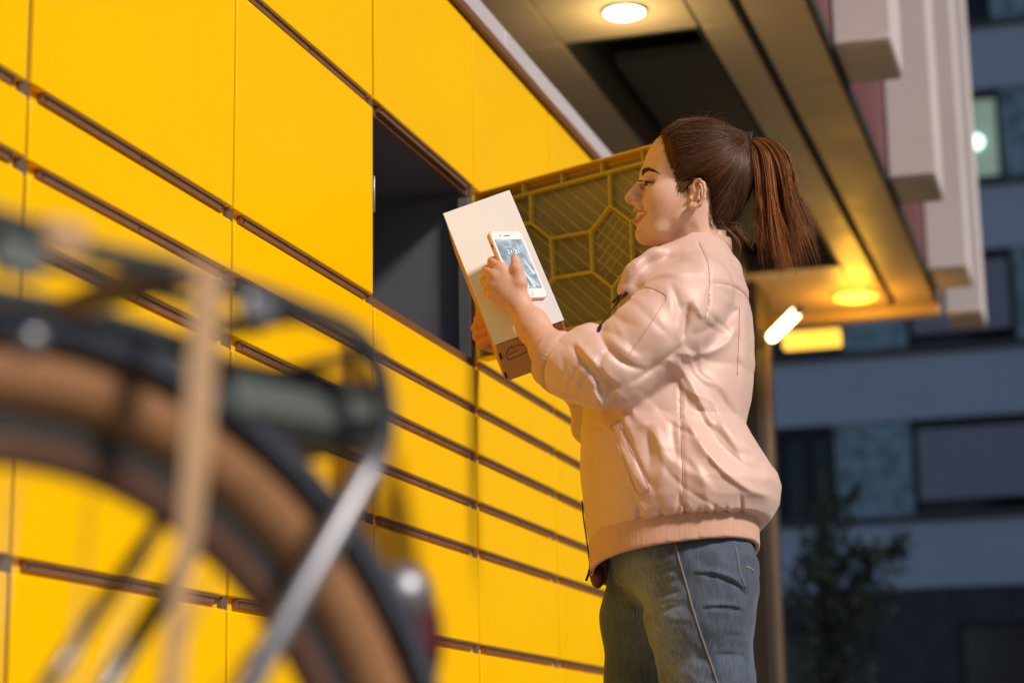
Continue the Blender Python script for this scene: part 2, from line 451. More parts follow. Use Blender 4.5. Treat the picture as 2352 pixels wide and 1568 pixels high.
def window(x0, x1, z0, z1, kind):
    w = MB()
    t = 0.07
    w.box((x0, YB + 0.03, z0), (x0 + t, YB + 0.20, z1)).box((x1 - t, YB + 0.03, z0), (x1, YB + 0.20, z1))
    w.box((x0 + t, YB + 0.03, z1 - 0.14), (x1 - t, YB + 0.20, z1)).box((x0 + t, YB + 0.03, z0), (x1 - t, YB + 0.20, z0 + t))
    if kind != 'shutter' and x1 - x0 > 1.0:
        w.box(((x0 + x1) / 2 - 0.04, YB + 0.05, z0 + t), ((x0 + x1) / 2 + 0.04, YB + 0.19, z1 - 0.14))
    o = w.build('window', M_frame, apt)
    if kind == 'shutter':
        s = MB(); zz = z0 + 0.26
        n = int((z1 - 0.15 - zz) / 0.075)
        for i in range(n):
            s.rbox((x0 + t + 0.004, YB + 0.06, zz + i * 0.075), (x1 - x0 - 2 * t - 0.008, 0, 0), (0, 0.03, 0), (0, 0, 0.071), 0.01, seg=1)
        s.build('shutter', M_shut, o)
    g = MB().box((x0 + t, YB + 0.21, z0 + 0.01), (x1 - t, YB + 0.215, z1 - 0.02))
    g.build('pane', M_lit if kind == 'lit' else M_glass, o)
    if kind == 'lit':
        q = on_y(2242, 326, YB + 0.16)
        MB().sphere(q, 0.13, 16).build('room_lamp', M_bulb, o)
def panel(x0, x1, z0, z1):
    MB().rbox((x0, YB + 0.05, z0), (x1 - x0, 0, 0), (0, 0.20, 0), (0, 0, z1 - z0), 0.01, seg=1).build('speckled_panel', M_teal, apt)
# fixed rows as seen: pixel boundaries per row (row index, y for lookup)
rows = {0: (1080, [(1560, 1640, 'p'), (1642, 1788, 'shutter'), (1789, 1917, 'dark'), (1919, 2096, 'p'), (2098, 2400, 'shutter'), (2402, 2520, 'p'), (2522, 2650, 'dark'), (2652, 2800, 'p'), (2802, 3080, 'shutter')]),
        1: (680, [(1560, 1740, 'shutter'), (1742, 1929, 'dark'), (1931, 2078, 'p'), (2080, 2329, 'shutter'), (2331, 2480, 'p'), (2482, 2640, 'dark'), (2642, 2800, 'p'), (2802, 3080, 'shutter')]),
        2: (280, [(1560, 1740, 'shutter'), (1742, 1900, 'p'), (1902, 2100, 'shutter'), (2102, 2222, 'p'), (2224, 2296, 'lit'), (2300, 2440, 'p'), (2442, 2700, 'shutter'), (2702, 2800, 'p'), (2802, 3080, 'dark')])}
for i, (zs, wt) in enumerate(rows_z[:6]):
    py, lst = rows[i] if i in rows else (0, [(1560, 1740, 'shutter'), (1742, 1900, 'p'), (1902, 2100, 'shutter'), (2102, 2195, 'p'), (2197, 2271, 'dark'), (2273, 2440, 'p'), (2442, 2700, 'shutter'), (2702, 2800, 'p'), (2802, 3080, 'dark')])
    for a, b, kd in lst:
        xa, xb_ = xb(a, py), xb(b, py)
        if kd == 'p': panel(xa, xb_, zs, wt)
        else: window(xa, xb_, zs + 0.002, wt - 0.002, kd)
# shop front in the dark ground floor
for a, b in ((1660, 1880), (2200, 2420), (2450, 2640)):
    xa, xc = xb(a, 1450), xb(b, 1450)
    o = MB().box((xa, YB + 0.0, 0.35), (xc, YB + 0.055, 0.43)).box((xa, YB, 2.9), (xc, YB + 0.055, 3.0)).box((xa, YB, 0.43), (xa + 0.08, YB + 0.055, 2.9)).box((xc - 0.08, YB, 0.43), (xc, YB + 0.055, 2.9)).build('shop_window', M_frame, apt)
    MB().box((xa + 0.09, YB + 0.02, 0.44), (xc - 0.09, YB + 0.05, 2.88)).build('pane', mat('shop_glass', (0.06, 0.058, 0.062), 0.15, var=0.3, vscale=1.0), o)
MB().box((X0 - 0.2, YB - 0.25, ztop), (X1 + 0.2, YB + 9.2, ztop + 0.35)).build('roof', M_sill, apt)

# unseen block added beside the road to keep the sun off the far facade
opp = thing('shade_block', (34.0, 26.0, 0.0), 'unseen tall grey block with rows of dark windows, added to shade the far facade', 'building')
MB().box((24.0, 8.0, 0.0), (44.0, 34.5, 42.0)).build('wall', M_band, opp)
for fl in range(13):
    for j in range(6):
        y = 9.4 + j * 4.2
        o = MB().box((23.93, y, 1.2 + fl * 3.0), (23.998, y + 1.9, 2.8 + fl * 3.0)).build('window', M_frame, opp)
        MB().box((23.91, y + 0.1, 1.3 + fl * 3.0), (23.928, y + 1.8, 2.7 + fl * 3.0)).build('pane', M_glass, o)
MB().box((23.7, 7.7, 42.0), (44.3, 34.8, 42.3)).build('roof', M_sill, opp)

# ------------------------------------------------------------------ street tree
M_bark = mat('bark', (0.05, 0.04, 0.03), 0.9, var=0.3, bump=0.6, bscale=40)
M_leaf = mat('dark_leaves', (0.035, 0.05, 0.035), 0.7, var=0.4, vscale=3)
tb = on_y(1905, 1568, 20.0)
tree = thing('street_tree', (tb[0], 20.0, 0.0), 'small dark leafy street tree in front of the apartment block', 'tree')
tx = tb[0]
tk = MB()
tk.tube(smooth_path([(tx, 20, -0.1), (tx + 0.04, 20.03, 1.2), (tx - 0.02, 20, 2.3), (tx + 0.03, 20.02, 3.4)], 5), [0.075 - 0.003 * i for i in range(16)], 9)
blobs = []
for px, py, r in ((1905, 1235, 0.26), (1925, 1170, 0.14), (1960, 1135, 0.10), (1880, 1275, 0.26), (1930, 1290, 0.28), (1985, 1330, 0.30), (2035, 1275, 0.20), (2062, 1250, 0.14), (1985, 1270, 0.13),
                  (1860, 1330, 0.24), (1905, 1370, 0.36), (1960, 1400, 0.34), (1870, 1430, 0.30), (1925, 1470, 0.34), (1880, 1530, 0.30), (1960, 1530, 0.22), (1850, 1290, 0.10), (1990, 1385, 0.2)):
    q = on_y(px, py, 20.0 + random.uniform(-0.35, 0.35)); blobs.append((q, r))
    mid = np.array([tx, 20.0, min(q[2] - 0.25, 3.2)])
    tk.tube(smooth_path([mid, (mid + q) / 2 + np.array([0, 0, 0.05]), q], 4), [0.022 - 0.0019 * i for i in range(9)], 5)
tk.build('trunk', M_bark, tree)
lf = MB()
for q, r in blobs:
    for i in range(int(1500 * r * r / 0.09 * 0.09) + 16):
        d = rng.normal(size=3); d /= np.linalg.norm(d)
        p = q + d * r * 1.25 * random.random() ** 0.6
        a1 = rng.normal(size=3); a1 /= np.linalg.norm(a1); a2 = np.cross(a1, rng.normal(size=3)); a2 /= np.linalg.norm(a2)
        s = random.uniform(0.035, 0.065)
        lf.add([p - a1 * s, p + a2 * s * 0.5, p + a1 * s, p - a2 * s * 0.5], [(0, 1, 2, 3)])
lf.build('crown', M_leaf, tree)
# ================================================================== parcel lockers
M_yel = mat('yellow_paint', (0.94, 0.53, 0.0), 0.30, spec=0.10, var=0.02, vscale=2.5, rvar=0.07, bump=0.012, bscale=18)
M_yel2 = mat('yellow_flange', (0.88, 0.46, 0.002), 0.45, var=0.03)
M_seal = mat('brown_seal', (0.23, 0.12, 0.065), 0.45, var=0.12, vscale=20, metal=0.25)
M_screw = mat('dark_screw', (0.03, 0.02, 0.015), 0.5, var=0.1)
M_mull = mat('mullion_grey', (0.13, 0.09, 0.065), 0.5, var=0.08)
M_steel = mat('inner_steel', (0.13, 0.135, 0.16), 0.55, var=0.06, vscale=3, bump=0.03, bscale=120)
M_galv = mat('galvanised', (0.42, 0.43, 0.46), 0.35, metal=0.7, var=0.08, vscale=30)
M_capb = mat('brown_cap_rail', (0.20, 0.085, 0.03), 0.4, var=0.08, vscale=6)
M_capg = mat('grey_cap', (0.52, 0.48, 0.52), 0.5, var=0.04, vscale=3)

PITCHY = 0.65
LINE1 = 2.262
RZ = [0.10, 0.305, 0.51, 0.717, 0.925, 1.031, 1.138, 1.245, 1.352, 1.756, 2.165]
lock = thing('parcel_locker_bank', (0.0, 3.6, 0.0), 'long bank of bright yellow parcel lockers with brown handle strips', 'locker')
GV, GH, TH = 0.0058, 0.0200, 0.022
cols = list(range(-2, 7))
y_of = lambda k: LINE1 + PITCHY * (k)         # y of the near edge of column k (k=0 starts at LINE1)
door_mesh = {}; strip_mesh = {}
def get_meshes(hh):
    key = round(hh, 4)
    if key not in door_mesh:
        m = MB()
        m.rbox((-TH, GV, GH), (TH, 0, 0), (0, PITCHY - 2 * GV, 0), (0, 0, hh - GH - 0.001), 0.0035, seg=3)
        door_mesh[key] = m.mesh('locker_door', [M_yel])
        s = MB()
        ya, yb = 0.042, PITCHY - 0.030
        s.box((-0.013, ya, GH - 0.0140), (-0.0045, yb, GH - 0.0008))
        s.box((-0.0044, ya, GH - 0.0040), (-0.0012, yb, GH - 0.0008))
        for q in (0.012, 0.5, 0.988):
            s.disc_cyl((-0.0045, ya + (yb - ya) * q, GH - 0.0092), (1, 0, 0), 0.0024, 0.0012, 8, 1)
        strip_mesh[key] = s.mesh('handle_strip', [M_seal, M_screw])
    return door_mesh[key], strip_mesh[key]
OPEN = (2, 8)         # column 2, row index of the open compartment
lorg = origin_of(lock)
for kcol in cols:
    y0 = y_of(kcol)
    for r in range(len(RZ) - 1):
        if (kcol, r) == OPEN: continue
        dm, sm = get_meshes(RZ[r + 1] - RZ[r])
        d = bpy.data.objects.new('locker_door', dm); link(d, lock)
        d.location = tuple(np.array([random.uniform(-0.0012, 0.0004), y0 + random.uniform(-0.0006, 0.0006), RZ[r] + random.uniform(-0.0006, 0.0006)]) - lorg)
        d.rotation_euler = (random.uniform(-0.0006, 0.0006), 0, random.uniform(-0.0012, 0.0012))
        s = bpy.data.objects.new('handle_strip', sm); link(s, d)
ya, yb = y_of(cols[0]), y_of(cols[-1] + 1)
# carcass: backs, dividers and shelves
for kcol in cols + [cols[-1] + 1]:
    y = y_of(kcol)
    MB().box((-0.60, y - 0.009, 0.06), (-0.0255, y + 0.009, 2.165)).build('side_panel', M_steel, lock)
    MB().box((-0.025, y - 0.012, 0.06), (-0.0075, y + 0.012, 2.164)).build('mullion', M_mull, lock)
for kcol in cols:
    y = y_of(kcol)
    for r in range(len(RZ)):
        z = RZ[r]
        MB().box((-0.0250, y + 0.0125, z - 0.004), (-0.0140, y + PITCHY - 0.0125, z + 0.024)).build('door_rail', M_yel2 if (kcol, r) not in ((2, 8), (2, 9)) else M_capb, lock)
    for r in (8, 9):
        MB().box((-0.598, y + 0.0095, RZ[r] - 0.002 + (0.012 if r == 9 else 0)), (-0.0256, y + PITCHY - 0.0095, RZ[r] + 0.004 + (0.012 if r == 9 else 0))).build('shelf', M_steel, lock)
MB().box((-0.615, ya - 0.009, 0.06), (-0.601, yb + 0.009, 2.165)).build('back_panel', M_steel, lock)
MB().box((-0.58, ya, 0.0), (-0.05, yb, 0.059)).build('plinth', M_screw, lock)
# brown cap rail and grey cap profile along the top
MB().rbox((-0.61, ya - 0.02, 2.168), (0.622, 0, 0), (0, yb - ya + 0.04, 0), (0, 0, 0.026), 0.004).build('cap_rail', M_capb, lock)
for j in range(5):
    a = ya - 0.02 + j * (yb - ya + 0.04) / 5; b = ya - 0.02 + (j + 1) * (yb - ya + 0.04) / 5
    MB().rbox((-0.60, a + 0.001, 2.196), (0.600, 0, 0), (0, b - a - 0.002, 0), (0, 0, 0.060), 0.004).build('cap_panel', M_capg, lock)
# latch plate on the near jamb and hinge hardware of the open compartment
yo, ye = y_of(2), y_of(3)
MB().rbox((-0.024, yo + 0.0128, 1.545), (0.020, 0, 0), (0, 0.004, 0), (0, 0, 0.075), 0.001, seg=1).build('latch_plate', M_galv, lock)
MB().box((-0.030, ye - 0.034, 1.372), (-0.006, ye - 0.014, 1.742)).build('hinge_post', M_galv, lock)

# the open door
DA = radians(65.0)
DD = np.array([sin(DA), -cos(DA), 0.0])           # along the door, away from the hinge
DN = np.array([-cos(DA), -sin(DA), 0.0])          # normal of its inner face (towards the camera)
DH = np.array([0.012, ye - 0.014, 0.0])
DWID, DZ0, DZ1 = 0.622, 1.366, 1.752
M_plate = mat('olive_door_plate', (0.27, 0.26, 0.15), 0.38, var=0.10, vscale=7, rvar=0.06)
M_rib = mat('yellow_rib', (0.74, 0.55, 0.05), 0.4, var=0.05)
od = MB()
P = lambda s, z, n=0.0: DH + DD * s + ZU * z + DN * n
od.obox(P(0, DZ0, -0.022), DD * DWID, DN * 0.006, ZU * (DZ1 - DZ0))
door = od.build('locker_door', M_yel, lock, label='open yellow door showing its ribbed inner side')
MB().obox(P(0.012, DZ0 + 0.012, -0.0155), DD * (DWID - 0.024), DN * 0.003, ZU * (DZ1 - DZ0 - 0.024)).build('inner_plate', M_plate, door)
# flange all round
f_ = MB()
f_.rbox(P(0, DZ1 - 0.004, -0.0155), DD * DWID, DN * 0.030, ZU * 0.004, 0.001, seg=1)
f_.rbox(P(0, DZ0, -0.0155), DD * DWID, DN * 0.030, ZU * 0.004, 0.001, seg=1)
f_.rbox(P(0, DZ0 + 0.0045, -0.0155), DD * 0.004, DN * 0.030, ZU * (DZ1 - DZ0 - 0.009), 0.001, seg=1)
f_.rbox(P(DWID - 0.004, DZ0 + 0.0045, -0.0155), DD * 0.004, DN * 0.030, ZU * (DZ1 - DZ0 - 0.009), 0.001, seg=1)
f_.build('flange', mat('bright_flange', (0.95, 0.58, 0.01), 0.4, var=0.03), door)
def duv(px, py):
    q = on_plane(px, py, P(0, 0, 0.0), DN) - DH
    return float(np.dot(q, DD)), float(q[2])
def c4(x, y): return 1012.6 + 0.3125 * x, 359.3 + 0.3125 * y
def rib(p, q, w=0.0060, d=0.015):
    (s0, z0), (s1, z1) = p, q
    v = DD * (s1 - s0) + ZU * (z1 - z0); L = np.linalg.norm(v); v /= L
    n2 = np.cross(DN, v)
    o = P(s0, z0, -0.0122) - n2 * w / 2 - v * 0.001
    MB().rbox(o, v * (L + 0.002), n2 * w, DN * d, 0.0018, seg=1).build('rib', M_rib, door)
J = {k: duv(*c4(*v)) for k, v in dict(a=(655, 196), b=(660, 490), c=(805, 602), d=(1100, 548), e=(822, 892), f=(1108, 845), g=(1242, 362), h=(1228, 60), i=(1272, 940)).items()}
hz = DZ1 - 0.030; bz = DZ0 + 0.030
rib((0.016, hz), (DWID - 0.016, hz), 0.006, 0.018)
rib((0.016, bz), (DWID - 0.016, bz), 0.006, 0.018)
rib((0.020, bz), (0.020, hz), 0.006, 0.018)
rib((DWID - 0.020, bz), (DWID - 0.020, hz), 0.006, 0.018)
ax_ = J['b'][0]; hx = J['g'][0]
rib((ax_, J['b'][1]), (ax_, hz)); rib(J['b'], J['c']); rib(J['c'], J['d'])
rib(J['c'], J['e']); rib(J['d'], J['f']); rib(J['e'], J['f']); rib(J['d'], J['g']); rib((hx, J['g'][1]), (hx, hz))
i2 = (J['f'][0] + (J['g'][0] - J['d'][0]), J['f'][1] - (J['g'][1] - J['d'][1]))
rib(J['f'], i2); rib(i2, (i2[0], bz))
e2 = (J['e'][0] - (J['c'][0] - J['b'][0]), J['e'][1] - (J['b'][1] - J['c'][1])); rib(J['e'], e2); rib(e2, (e2[0], bz)); rib(J['b'], (0.020, J['b'][1] + 0.02)); rib(e2, (0.020, e2[1] - 0.02))
g2 = (2 * hx - J['d'][0], J['d'][1]); g3 = (g2[0], J['f'][1])
if g2[0] < DWID - 0.03:
    rib(J['g'], g2); rib(g2, g3); rib(g3, i2); rib(g2, (DWID - 0.022, g2[1])); rib(g3, (DWID - 0.022, g3[1]))
for s in np.arange(ax_ - 0.13, DWID, (hx - ax_) / 2.0):
    if s > 0.03: rib((s, hz), (s, DZ1 - 0.006), 0.005, 0.020)
    if s > 0.03: rib((s, DZ0 + 0.006), (s, bz), 0.005, 0.020)
# fine diagonal ridges moulded into the plate
dirv = np.array(duv(*c4(1200, 480))) - np.array(duv(*c4(870, 200)))
dirv /= np.linalg.norm(dirv); nrm = np.array([-dirv[1], dirv[0]])
q0 = np.array(duv(*c4(870, 200))); q1 = np.array(duv(*c4(950, 160)))
step = abs(np.dot(q1 - q0, nrm))
c0 = np.array([DWID / 2, (DZ0 + DZ1) / 2])
def clip_line(p, d, lo, hi):
    t0, t1 = -9, 9
    for i in range(2):
        if abs(d[i]) < 1e-9: continue
        a, b = (lo[i] - p[i]) / d[i], (hi[i] - p[i]) / d[i]
        t0, t1 = max(t0, min(a, b)), min(t1, max(a, b))
    return t0, t1
for i in range(-22, 23):
    p = q0 + nrm * step * i
    t0, t1 = clip_line(p, dirv, (0.03, bz + 0.004), (DWID - 0.03, hz - 0.004))
    if t1 - t0 > 0.02:
        rib(tuple(p + dirv * t0), tuple(p + dirv * t1), 0.0020, 0.0016)
d2 = np.array([dirv[0], -dirv[1]]); n2_ = np.array([-d2[1], d2[0]])
for i in range(-3, 5):
    p = np.array([hx, J['d'][1]]) + n2_ * step * 0.8 * i
    t0, t1 = clip_line(p, d2, (J['d'][0] + 0.006, J['f'][1] - 0.03), (min(2 * hx - J['d'][0], DWID - 0.03), J['d'][1] + 0.03))
    if t1 - t0 > 0.02: rib(tuple(p + d2 * t0), tuple(p + d2 * t1), 0.0018, 0.0015)
for z in (1.400, 1.715):
    hb = MB()
    hb.rbox(P(-0.012, z - 0.020, -0.010), DD * 0.040, DN * 0.006, ZU * 0.040, 0.0015, seg=1)
    hb.tube([P(-0.010, z - 0.024, -0.006), P(-0.010, z + 0.024, -0.006)], 0.006, 10)
    for zz in (-0.011, 0.011):
        hb.sphere(P(0.016, z + zz, -0.003), 0.0045, 10)
    hb.build('hinge', M_galv, door)
# ================================================================== bicycle in the foreground
PSI = radians(50)
BDir = HR * cos(PSI) + HF * sin(PSI)             # towards the rear of the bicycle
BLat = np.cross(BDir, ZU); BLat = BLat * (1 if np.dot(CAM - np.array([0.77, 0.96, 0.35]), BLat) > 0 else -1)
HUB = CAM + HR * (-0.274) + HF * 1.090; HUB[2] = 0.350
def bk(px, py, lat=0.0): return on_plane(px, py, HUB + BLat * lat, BLat)
def bl(s, z, lat=0.0): return HUB + BDir * s + BLat * lat + ZU * (z - 0.35)
M_bframe = mat('dark_bike_paint', (0.035, 0.045, 0.05), 0.3, var=0.1, coat=0.4)
M_fender = mat('fender_blue_grey', (0.10, 0.115, 0.15), 0.28, metal=0.6, var=0.12, vscale=20)
M_chrome = mat('brushed_steel', (0.30, 0.30, 0.33), 0.45, metal=0.9, var=0.06, vscale=30)
M_tyre = mat('tan_tyre', (0.25, 0.115, 0.045), 0.7, var=0.15, vscale=30, bump=0.3, bscale=200)
M_rim = mat('brown_rim', (0.16, 0.085, 0.06), 0.35, metal=0.5, var=0.1)
M_strap = mat('tan_strap', (0.42, 0.26, 0.14), 0.75, var=0.08, vscale=60, bump=0.2, bscale=500)
M_blk = mat('black_rubber', (0.015, 0.015, 0.016), 0.6, var=0.2)
M_green = mat('grey_green_lens', (0.11, 0.13, 0.12), 0.15, var=0.1, coat=0.5)
M_redl = mat('red_lens', (0.07, 0.006, 0.006), 0.15, coat=0.6)
bike = thing('bicycle', (HUB[0], HUB[1], 0.0), 'bicycle with luggage rack, tan tyres and strap blurred in the foreground', 'bicycle')
def ringp(c, R, a0=0, a1=360, n=72, lat=0.0, closed=True):
    an = np.radians(np.linspace(a0, a1, n, endpoint=not closed))
    return [c + BDir * (R * cos(a)) + ZU * (R * sin(a)) + BLat * lat for a in an]
def wheel(c, name):
    w = MB().tube(ringp(c, 0.2800), [(0.010, 0.0105)] * 72, 12, closed=True).build(name, M_rim, bike)
    MB().tube(ringp(c, 0.3215), 0.0215, 14, closed=True).build('tyre', M_tyre, w)
    MB().tube(ringp(c, 0.2965), [(0.0125, 0.0065)] * 72, 10, closed=True).build('tyre_bead', M_blk, w)
    MB().tube([c - BLat * 0.05, c + BLat * 0.05], 0.016, 14).tube([c - BLat * 0.026, c - BLat * 0.022], 0.030, 16).tube([c + BLat * 0.022, c + BLat * 0.026], 0.030, 16).build('hub', M_chrome, w)
    for i in range(32):
        a = 2 * pi * i / 32; b = a + (0.35 if i % 4 < 2 else -0.35); l = 0.024 if i % 2 else -0.024
        p0 = c + BDir * 0.028 * cos(b) + ZU * 0.028 * sin(b) + BLat * l; p1 = c + BDir * 0.266 * cos(a) + ZU * 0.266 * sin(a)
        MB().tube([p0, p1], 0.0010, 5).build('spoke', M_chrome, w)
    return w
wheel(HUB, 'rear_wheel')
FH = HUB - BDir * 1.06
wheel(FH, 'front_wheel')
def fender(c, a0, a1, name):
    an = np.radians(np.linspace(a0, a1, 50)); m = MB(); V = []; F = []; prof = [(-0.029, 0.338), (-0.025, 0.355), (-0.010, 0.3605), (0.010, 0.3605), (0.025, 0.355), (0.029, 0.338), (0.0275, 0.338), (0.020, 0.3535), (0.009, 0.3585), (-0.009, 0.3585), (-0.020, 0.3535), (-0.0275, 0.338)]
    for a in an:
        for l, R in prof: V.append(c + BDir * R * cos(a) + ZU * R * sin(a) + BLat * l)
    n = len(prof)
    for i in range(len(an) - 1):
        for k in range(n): F.append((i * n + k, i * n + (k + 1) % n, (i + 1) * n + (k + 1) % n, (i + 1) * n + k))
    m.add(V, F, 0, True); return m.build(name, M_fender, bike)
rf = fender(HUB, -18, 175, 'rear_fender'); fender(FH, 20, 160, 'front_fender')
# rack: near rail bending down into the stay
near = [bk(*p, 0.062) for p in ((-260, 445), (0, 507), (177, 571), (425, 627), (552, 663), (708, 719), (814, 769), (864, 840), (885, 939), (878, 1024))]
npath = smooth_path(near, 6)
rack = thing_rack = MB().tube(npath, 0.0070, 12).build('luggage_rack', M_bframe, bike)
off = BLat * (-0.124)
MB().tube([p + off for p in npath], 0.0080, 12).build('far_rail', M_bframe, rack)
st_top = npath[-1]; ax_near = bl(0.0, 0.35, 0.068)
MB().tube([st_top, st_top * 0.93 + ax_near * 0.07, ax_near], [0.0066, 0.0085, 0.0080], 12).build('rack_stay', M_chrome, rack)
MB().tube([st_top + off, ax_near + BLat * (-0.136)], 0.0065, 12).build('rack_stay', M_bframe, rack)
for k in (8, 20, 30, 40, 50):
    if k < len(npath): MB().tube([npath[k], npath[k] + off], 0.0045, 8).build('cross_bar', M_bframe, rack)
mid = [p + off / 2 + ZU * 0.012 for p in npath[4:36]]
for l in (-0.018, 0.018): MB().tube([p + BLat * l for p in mid], 0.0035, 8).build('spring_clamp', M_bframe, rack)
for (px, py, m_, r) in ((145, 545, M_strap, 0.011), (590, 706, M_chrome, 0.009), (40, 590, M_green, 0.011)):
    q = bk(px, py, 0.066); MB().rbox(q - BDir * r * 1.3 - ZU * r - BLat * r * 0.5, BDir * r * 2.6, BLat * r, ZU * r * 1.8, r * 0.3).build('rack_clip', m_, rack)
# lamp block hanging at the back of the rack
qa, qb = bk(530, 905, 0.03), bk(868, 905, 0.03); zt = bk(700, 850, 0.03)[2]; z1 = bk(700, 889, 0.03)[2]; z2 = bk(700, 975, 0.03)[2]; z3 = bk(700, 1010, 0.03)[2]
o = qa - BLat * 0.06
v = BDir * np.dot(qb - qa, BDir)
blk = MB().rbox(np.array([o[0], o[1], z1]), v, BLat * 0.06, ZU * (zt - z1), 0.003).rbox(np.array([o[0], o[1], z3]) + v * 0.3, v * 0.7, BLat * 0.058, ZU * (z2 - z3 - 0.0005), 0.003).build('rear_lamp_block', M_blk, rack)
MB().rbox(np.array([o[0], o[1], z2]) + BLat * 0.002 + v * 0.02, v * 0.97, BLat * 0.06, ZU * (z1 - z2 - 0.0006), 0.004).build('reflector_lens', M_green, blk)
# strap from the rack to the axle
sp = [bk(*p, 0.085) for p in ((478, 625), (470, 700), (462, 800), (452, 950), (440, 1100), (425, 1250), (405, 1400), (392, 1560), (370, 1750))]
sp = smooth_path(sp, 4); wd = np.interp(np.linspace(0, 1, len(sp)), [0, 0.4, 0.6, 1], [0.0078, 0.0076, 0.0052, 0.0042])
m = MB(); V = []; F = []
for p, w in zip(sp, wd):
    for sx, sl in ((-1, 0), (1, 0), (1, 0.0022), (-1, 0.0022)): V.append(p + BDir * w * 1.35 * sx + BLat * sl)
for i in range(len(sp) - 1):
    for k in range(4): F.append((i * 4 + k, i * 4 + (k + 1) % 4, (i + 1) * 4 + (k + 1) % 4, (i + 1) * 4 + k))
F += [(3, 2, 1, 0), tuple((len(sp) - 1) * 4 + k for k in range(4))]
m.add(V, F); m.build('luggage_strap', M_strap, bike)
top_l = MB().tube([sp[0] - BLat * 0.004, sp[0] + off * 0.5 + ZU * 0.008, sp[0] + off * 1.1], 0.007, 8).build('strap_hook', M_strap, bike)
# fender lamp, clip and stay
q = bk(918, 1362, 0.0)
fl_ = MB().sphere(q, (0.022, 0.022, 0.020), 20).build('fender_lamp', M_chrome, rf)
q2 = bk(948, 1470, 0.0)
MB().sphere(q2, (0.020, 0.020, 0.040), 20).build('red_lens', M_redl, rf)
q = bk(48, 782, 0.016); MB().sphere(q, (0.016, 0.012, 0.010), 16).build('fender_clip', M_chrome, rf)
MB().tube([bk(372, 1190, -0.055), bk(110, 1568, -0.055), ax_near + BLat * (-0.12)], 0.0052, 10).build('fender_stay', M_bframe, rf)
# frame
BB = bl(-0.44, 0.29); ST = bl(-0.60, 0.80); HT = bl(-0.96, 0.86); HBt = bl(-0.995, 0.72); SCt = bl(-0.585, 0.74)
fr_ = MB()
for a, b, r in ((BB, ST, 0.016), (BB, HBt, 0.019), (SCt, HT - ZU * 0.03, 0.016), (HBt - ZU * 0.03, HT, 0.019)): fr_.tube([a, b], r, 14)
for l in (-0.062, 0.062):
    fr_.tube([bl(0.0, 0.35, l), BB + BLat * l * 0.5], 0.0095, 10); fr_.tube([bl(0.0, 0.35, l), SCt + BLat * l * 0.3], 0.008, 10)
    fr_.tube([FH + BLat * l * 0.85, bl(-1.01, 0.70, l * 0.7), bl(-0.998, 0.73, 0)], 0.011, 10)
fr_.build('frame', M_bframe, bike)
MB().tube([ST, ST + (ST - BB) * 0.25], 0.0135, 12).build('seat_post', M_chrome, bike)
sc = ST + (ST - BB) * 0.27
MB().sphere(sc + BDir * 0.05, (0.10, 0.10, 0.035), 20).sphere(sc - BDir * 0.10 + ZU * 0.01, (0.05, 0.05, 0.025), 16).build('saddle', M_blk, bike)
hb = [HT + ZU * 0.16 + BLat * l + BDir * b + ZU * u for l, b, u in ((-0.30, 0.22, 0.05), (-0.27, 0.08, 0.04), (-0.12, -0.03, 0.02), (0, -0.04, 0), (0.12, -0.03, 0.02), (0.27, 0.08, 0.04), (0.30, 0.22, 0.05))]
MB().tube(smooth_path(hb, 5), 0.011, 10).tube([HT, HT + ZU * 0.165], 0.012, 10).build('handlebar', M_chrome, bike)
for e in (0, -1):
    MB().tube([hb[e], hb[e] - BDir * 0.11 - ZU * 0.008 + BLat * (0.02 if e == 0 else -0.02)], 0.016, 12).build('grip', M_blk, bike)
MB().tube([BB - BLat * 0.07, BB + BLat * 0.07], 0.018, 12).tube([BB + BLat * 0.066, BB + BLat * 0.066 + BDir * 0.1 - ZU * 0.13], 0.010, 8).tube([BB - BLat * 0.066, BB - BLat * 0.066 - BDir * 0.1 + ZU * 0.13], 0.010, 8).build('crank', M_chrome, bike)
for sg, d in ((1, BDir * 0.1 - ZU * 0.13), (-1, -BDir * 0.1 + ZU * 0.13)):
    MB().rbox(BB + BLat * 0.075 * sg + d - BDir * 0.04 - ZU * 0.01, BDir * 0.08, BLat * 0.08 * sg, ZU * 0.02, 0.005).build('pedal', M_blk, bike)
MB().tube([bl(-0.14, 0.30, 0.05), bl(-0.22, 0.0, 0.16)], 0.008, 8).build('kickstand', M_chrome, bike)
# ================================================================== the woman
import openvdb
D0 = 3.46                                         # horizontal distance of her midline plane
CR2 = np.array([cos(ROLL), -sin(PITCH) * sin(ROLL), cos(PITCH) * sin(ROLL)])    # camera axes in (right, forward, up)
CU2 = np.array([-sin(ROLL), -sin(PITCH) * cos(ROLL), cos(PITCH) * cos(ROLL)])
FW2 = np.array([0.0, cos(PITCH), sin(PITCH)])
def A(px, py, t=0.0):
    """pixel -> (right, toward camera, up) in metres, on the vertical plane t in front of her midline"""
    d = FW2 + CR2 * ((px - IMW / 2) / FPX) + CU2 * ((IMH / 2 - py) / FPX)
    d = d * ((D0 - t) / d[1])
    return np.array([d[0], t, d[2]])
def Aw(p):
    p = np.asarray(p, float)
    return CAM + p[..., 0:1] * HR + (D0 - p[..., 1:2]) * HF + p[..., 2:3] * ZU
def to_px(r, t, u):
    f = D0 - t
    z = f * FW2[1] + u * FW2[2]
    return (IMW / 2 + FPX * (r * CR2[0] + f * CR2[1] + u * CR2[2]) / z, IMH / 2 - FPX * (r * CU2[0] + f * CU2[1] + u * CU2[2]) / z)
PXM = 1.0 / 1330.0                                # metres per working pixel at her distance

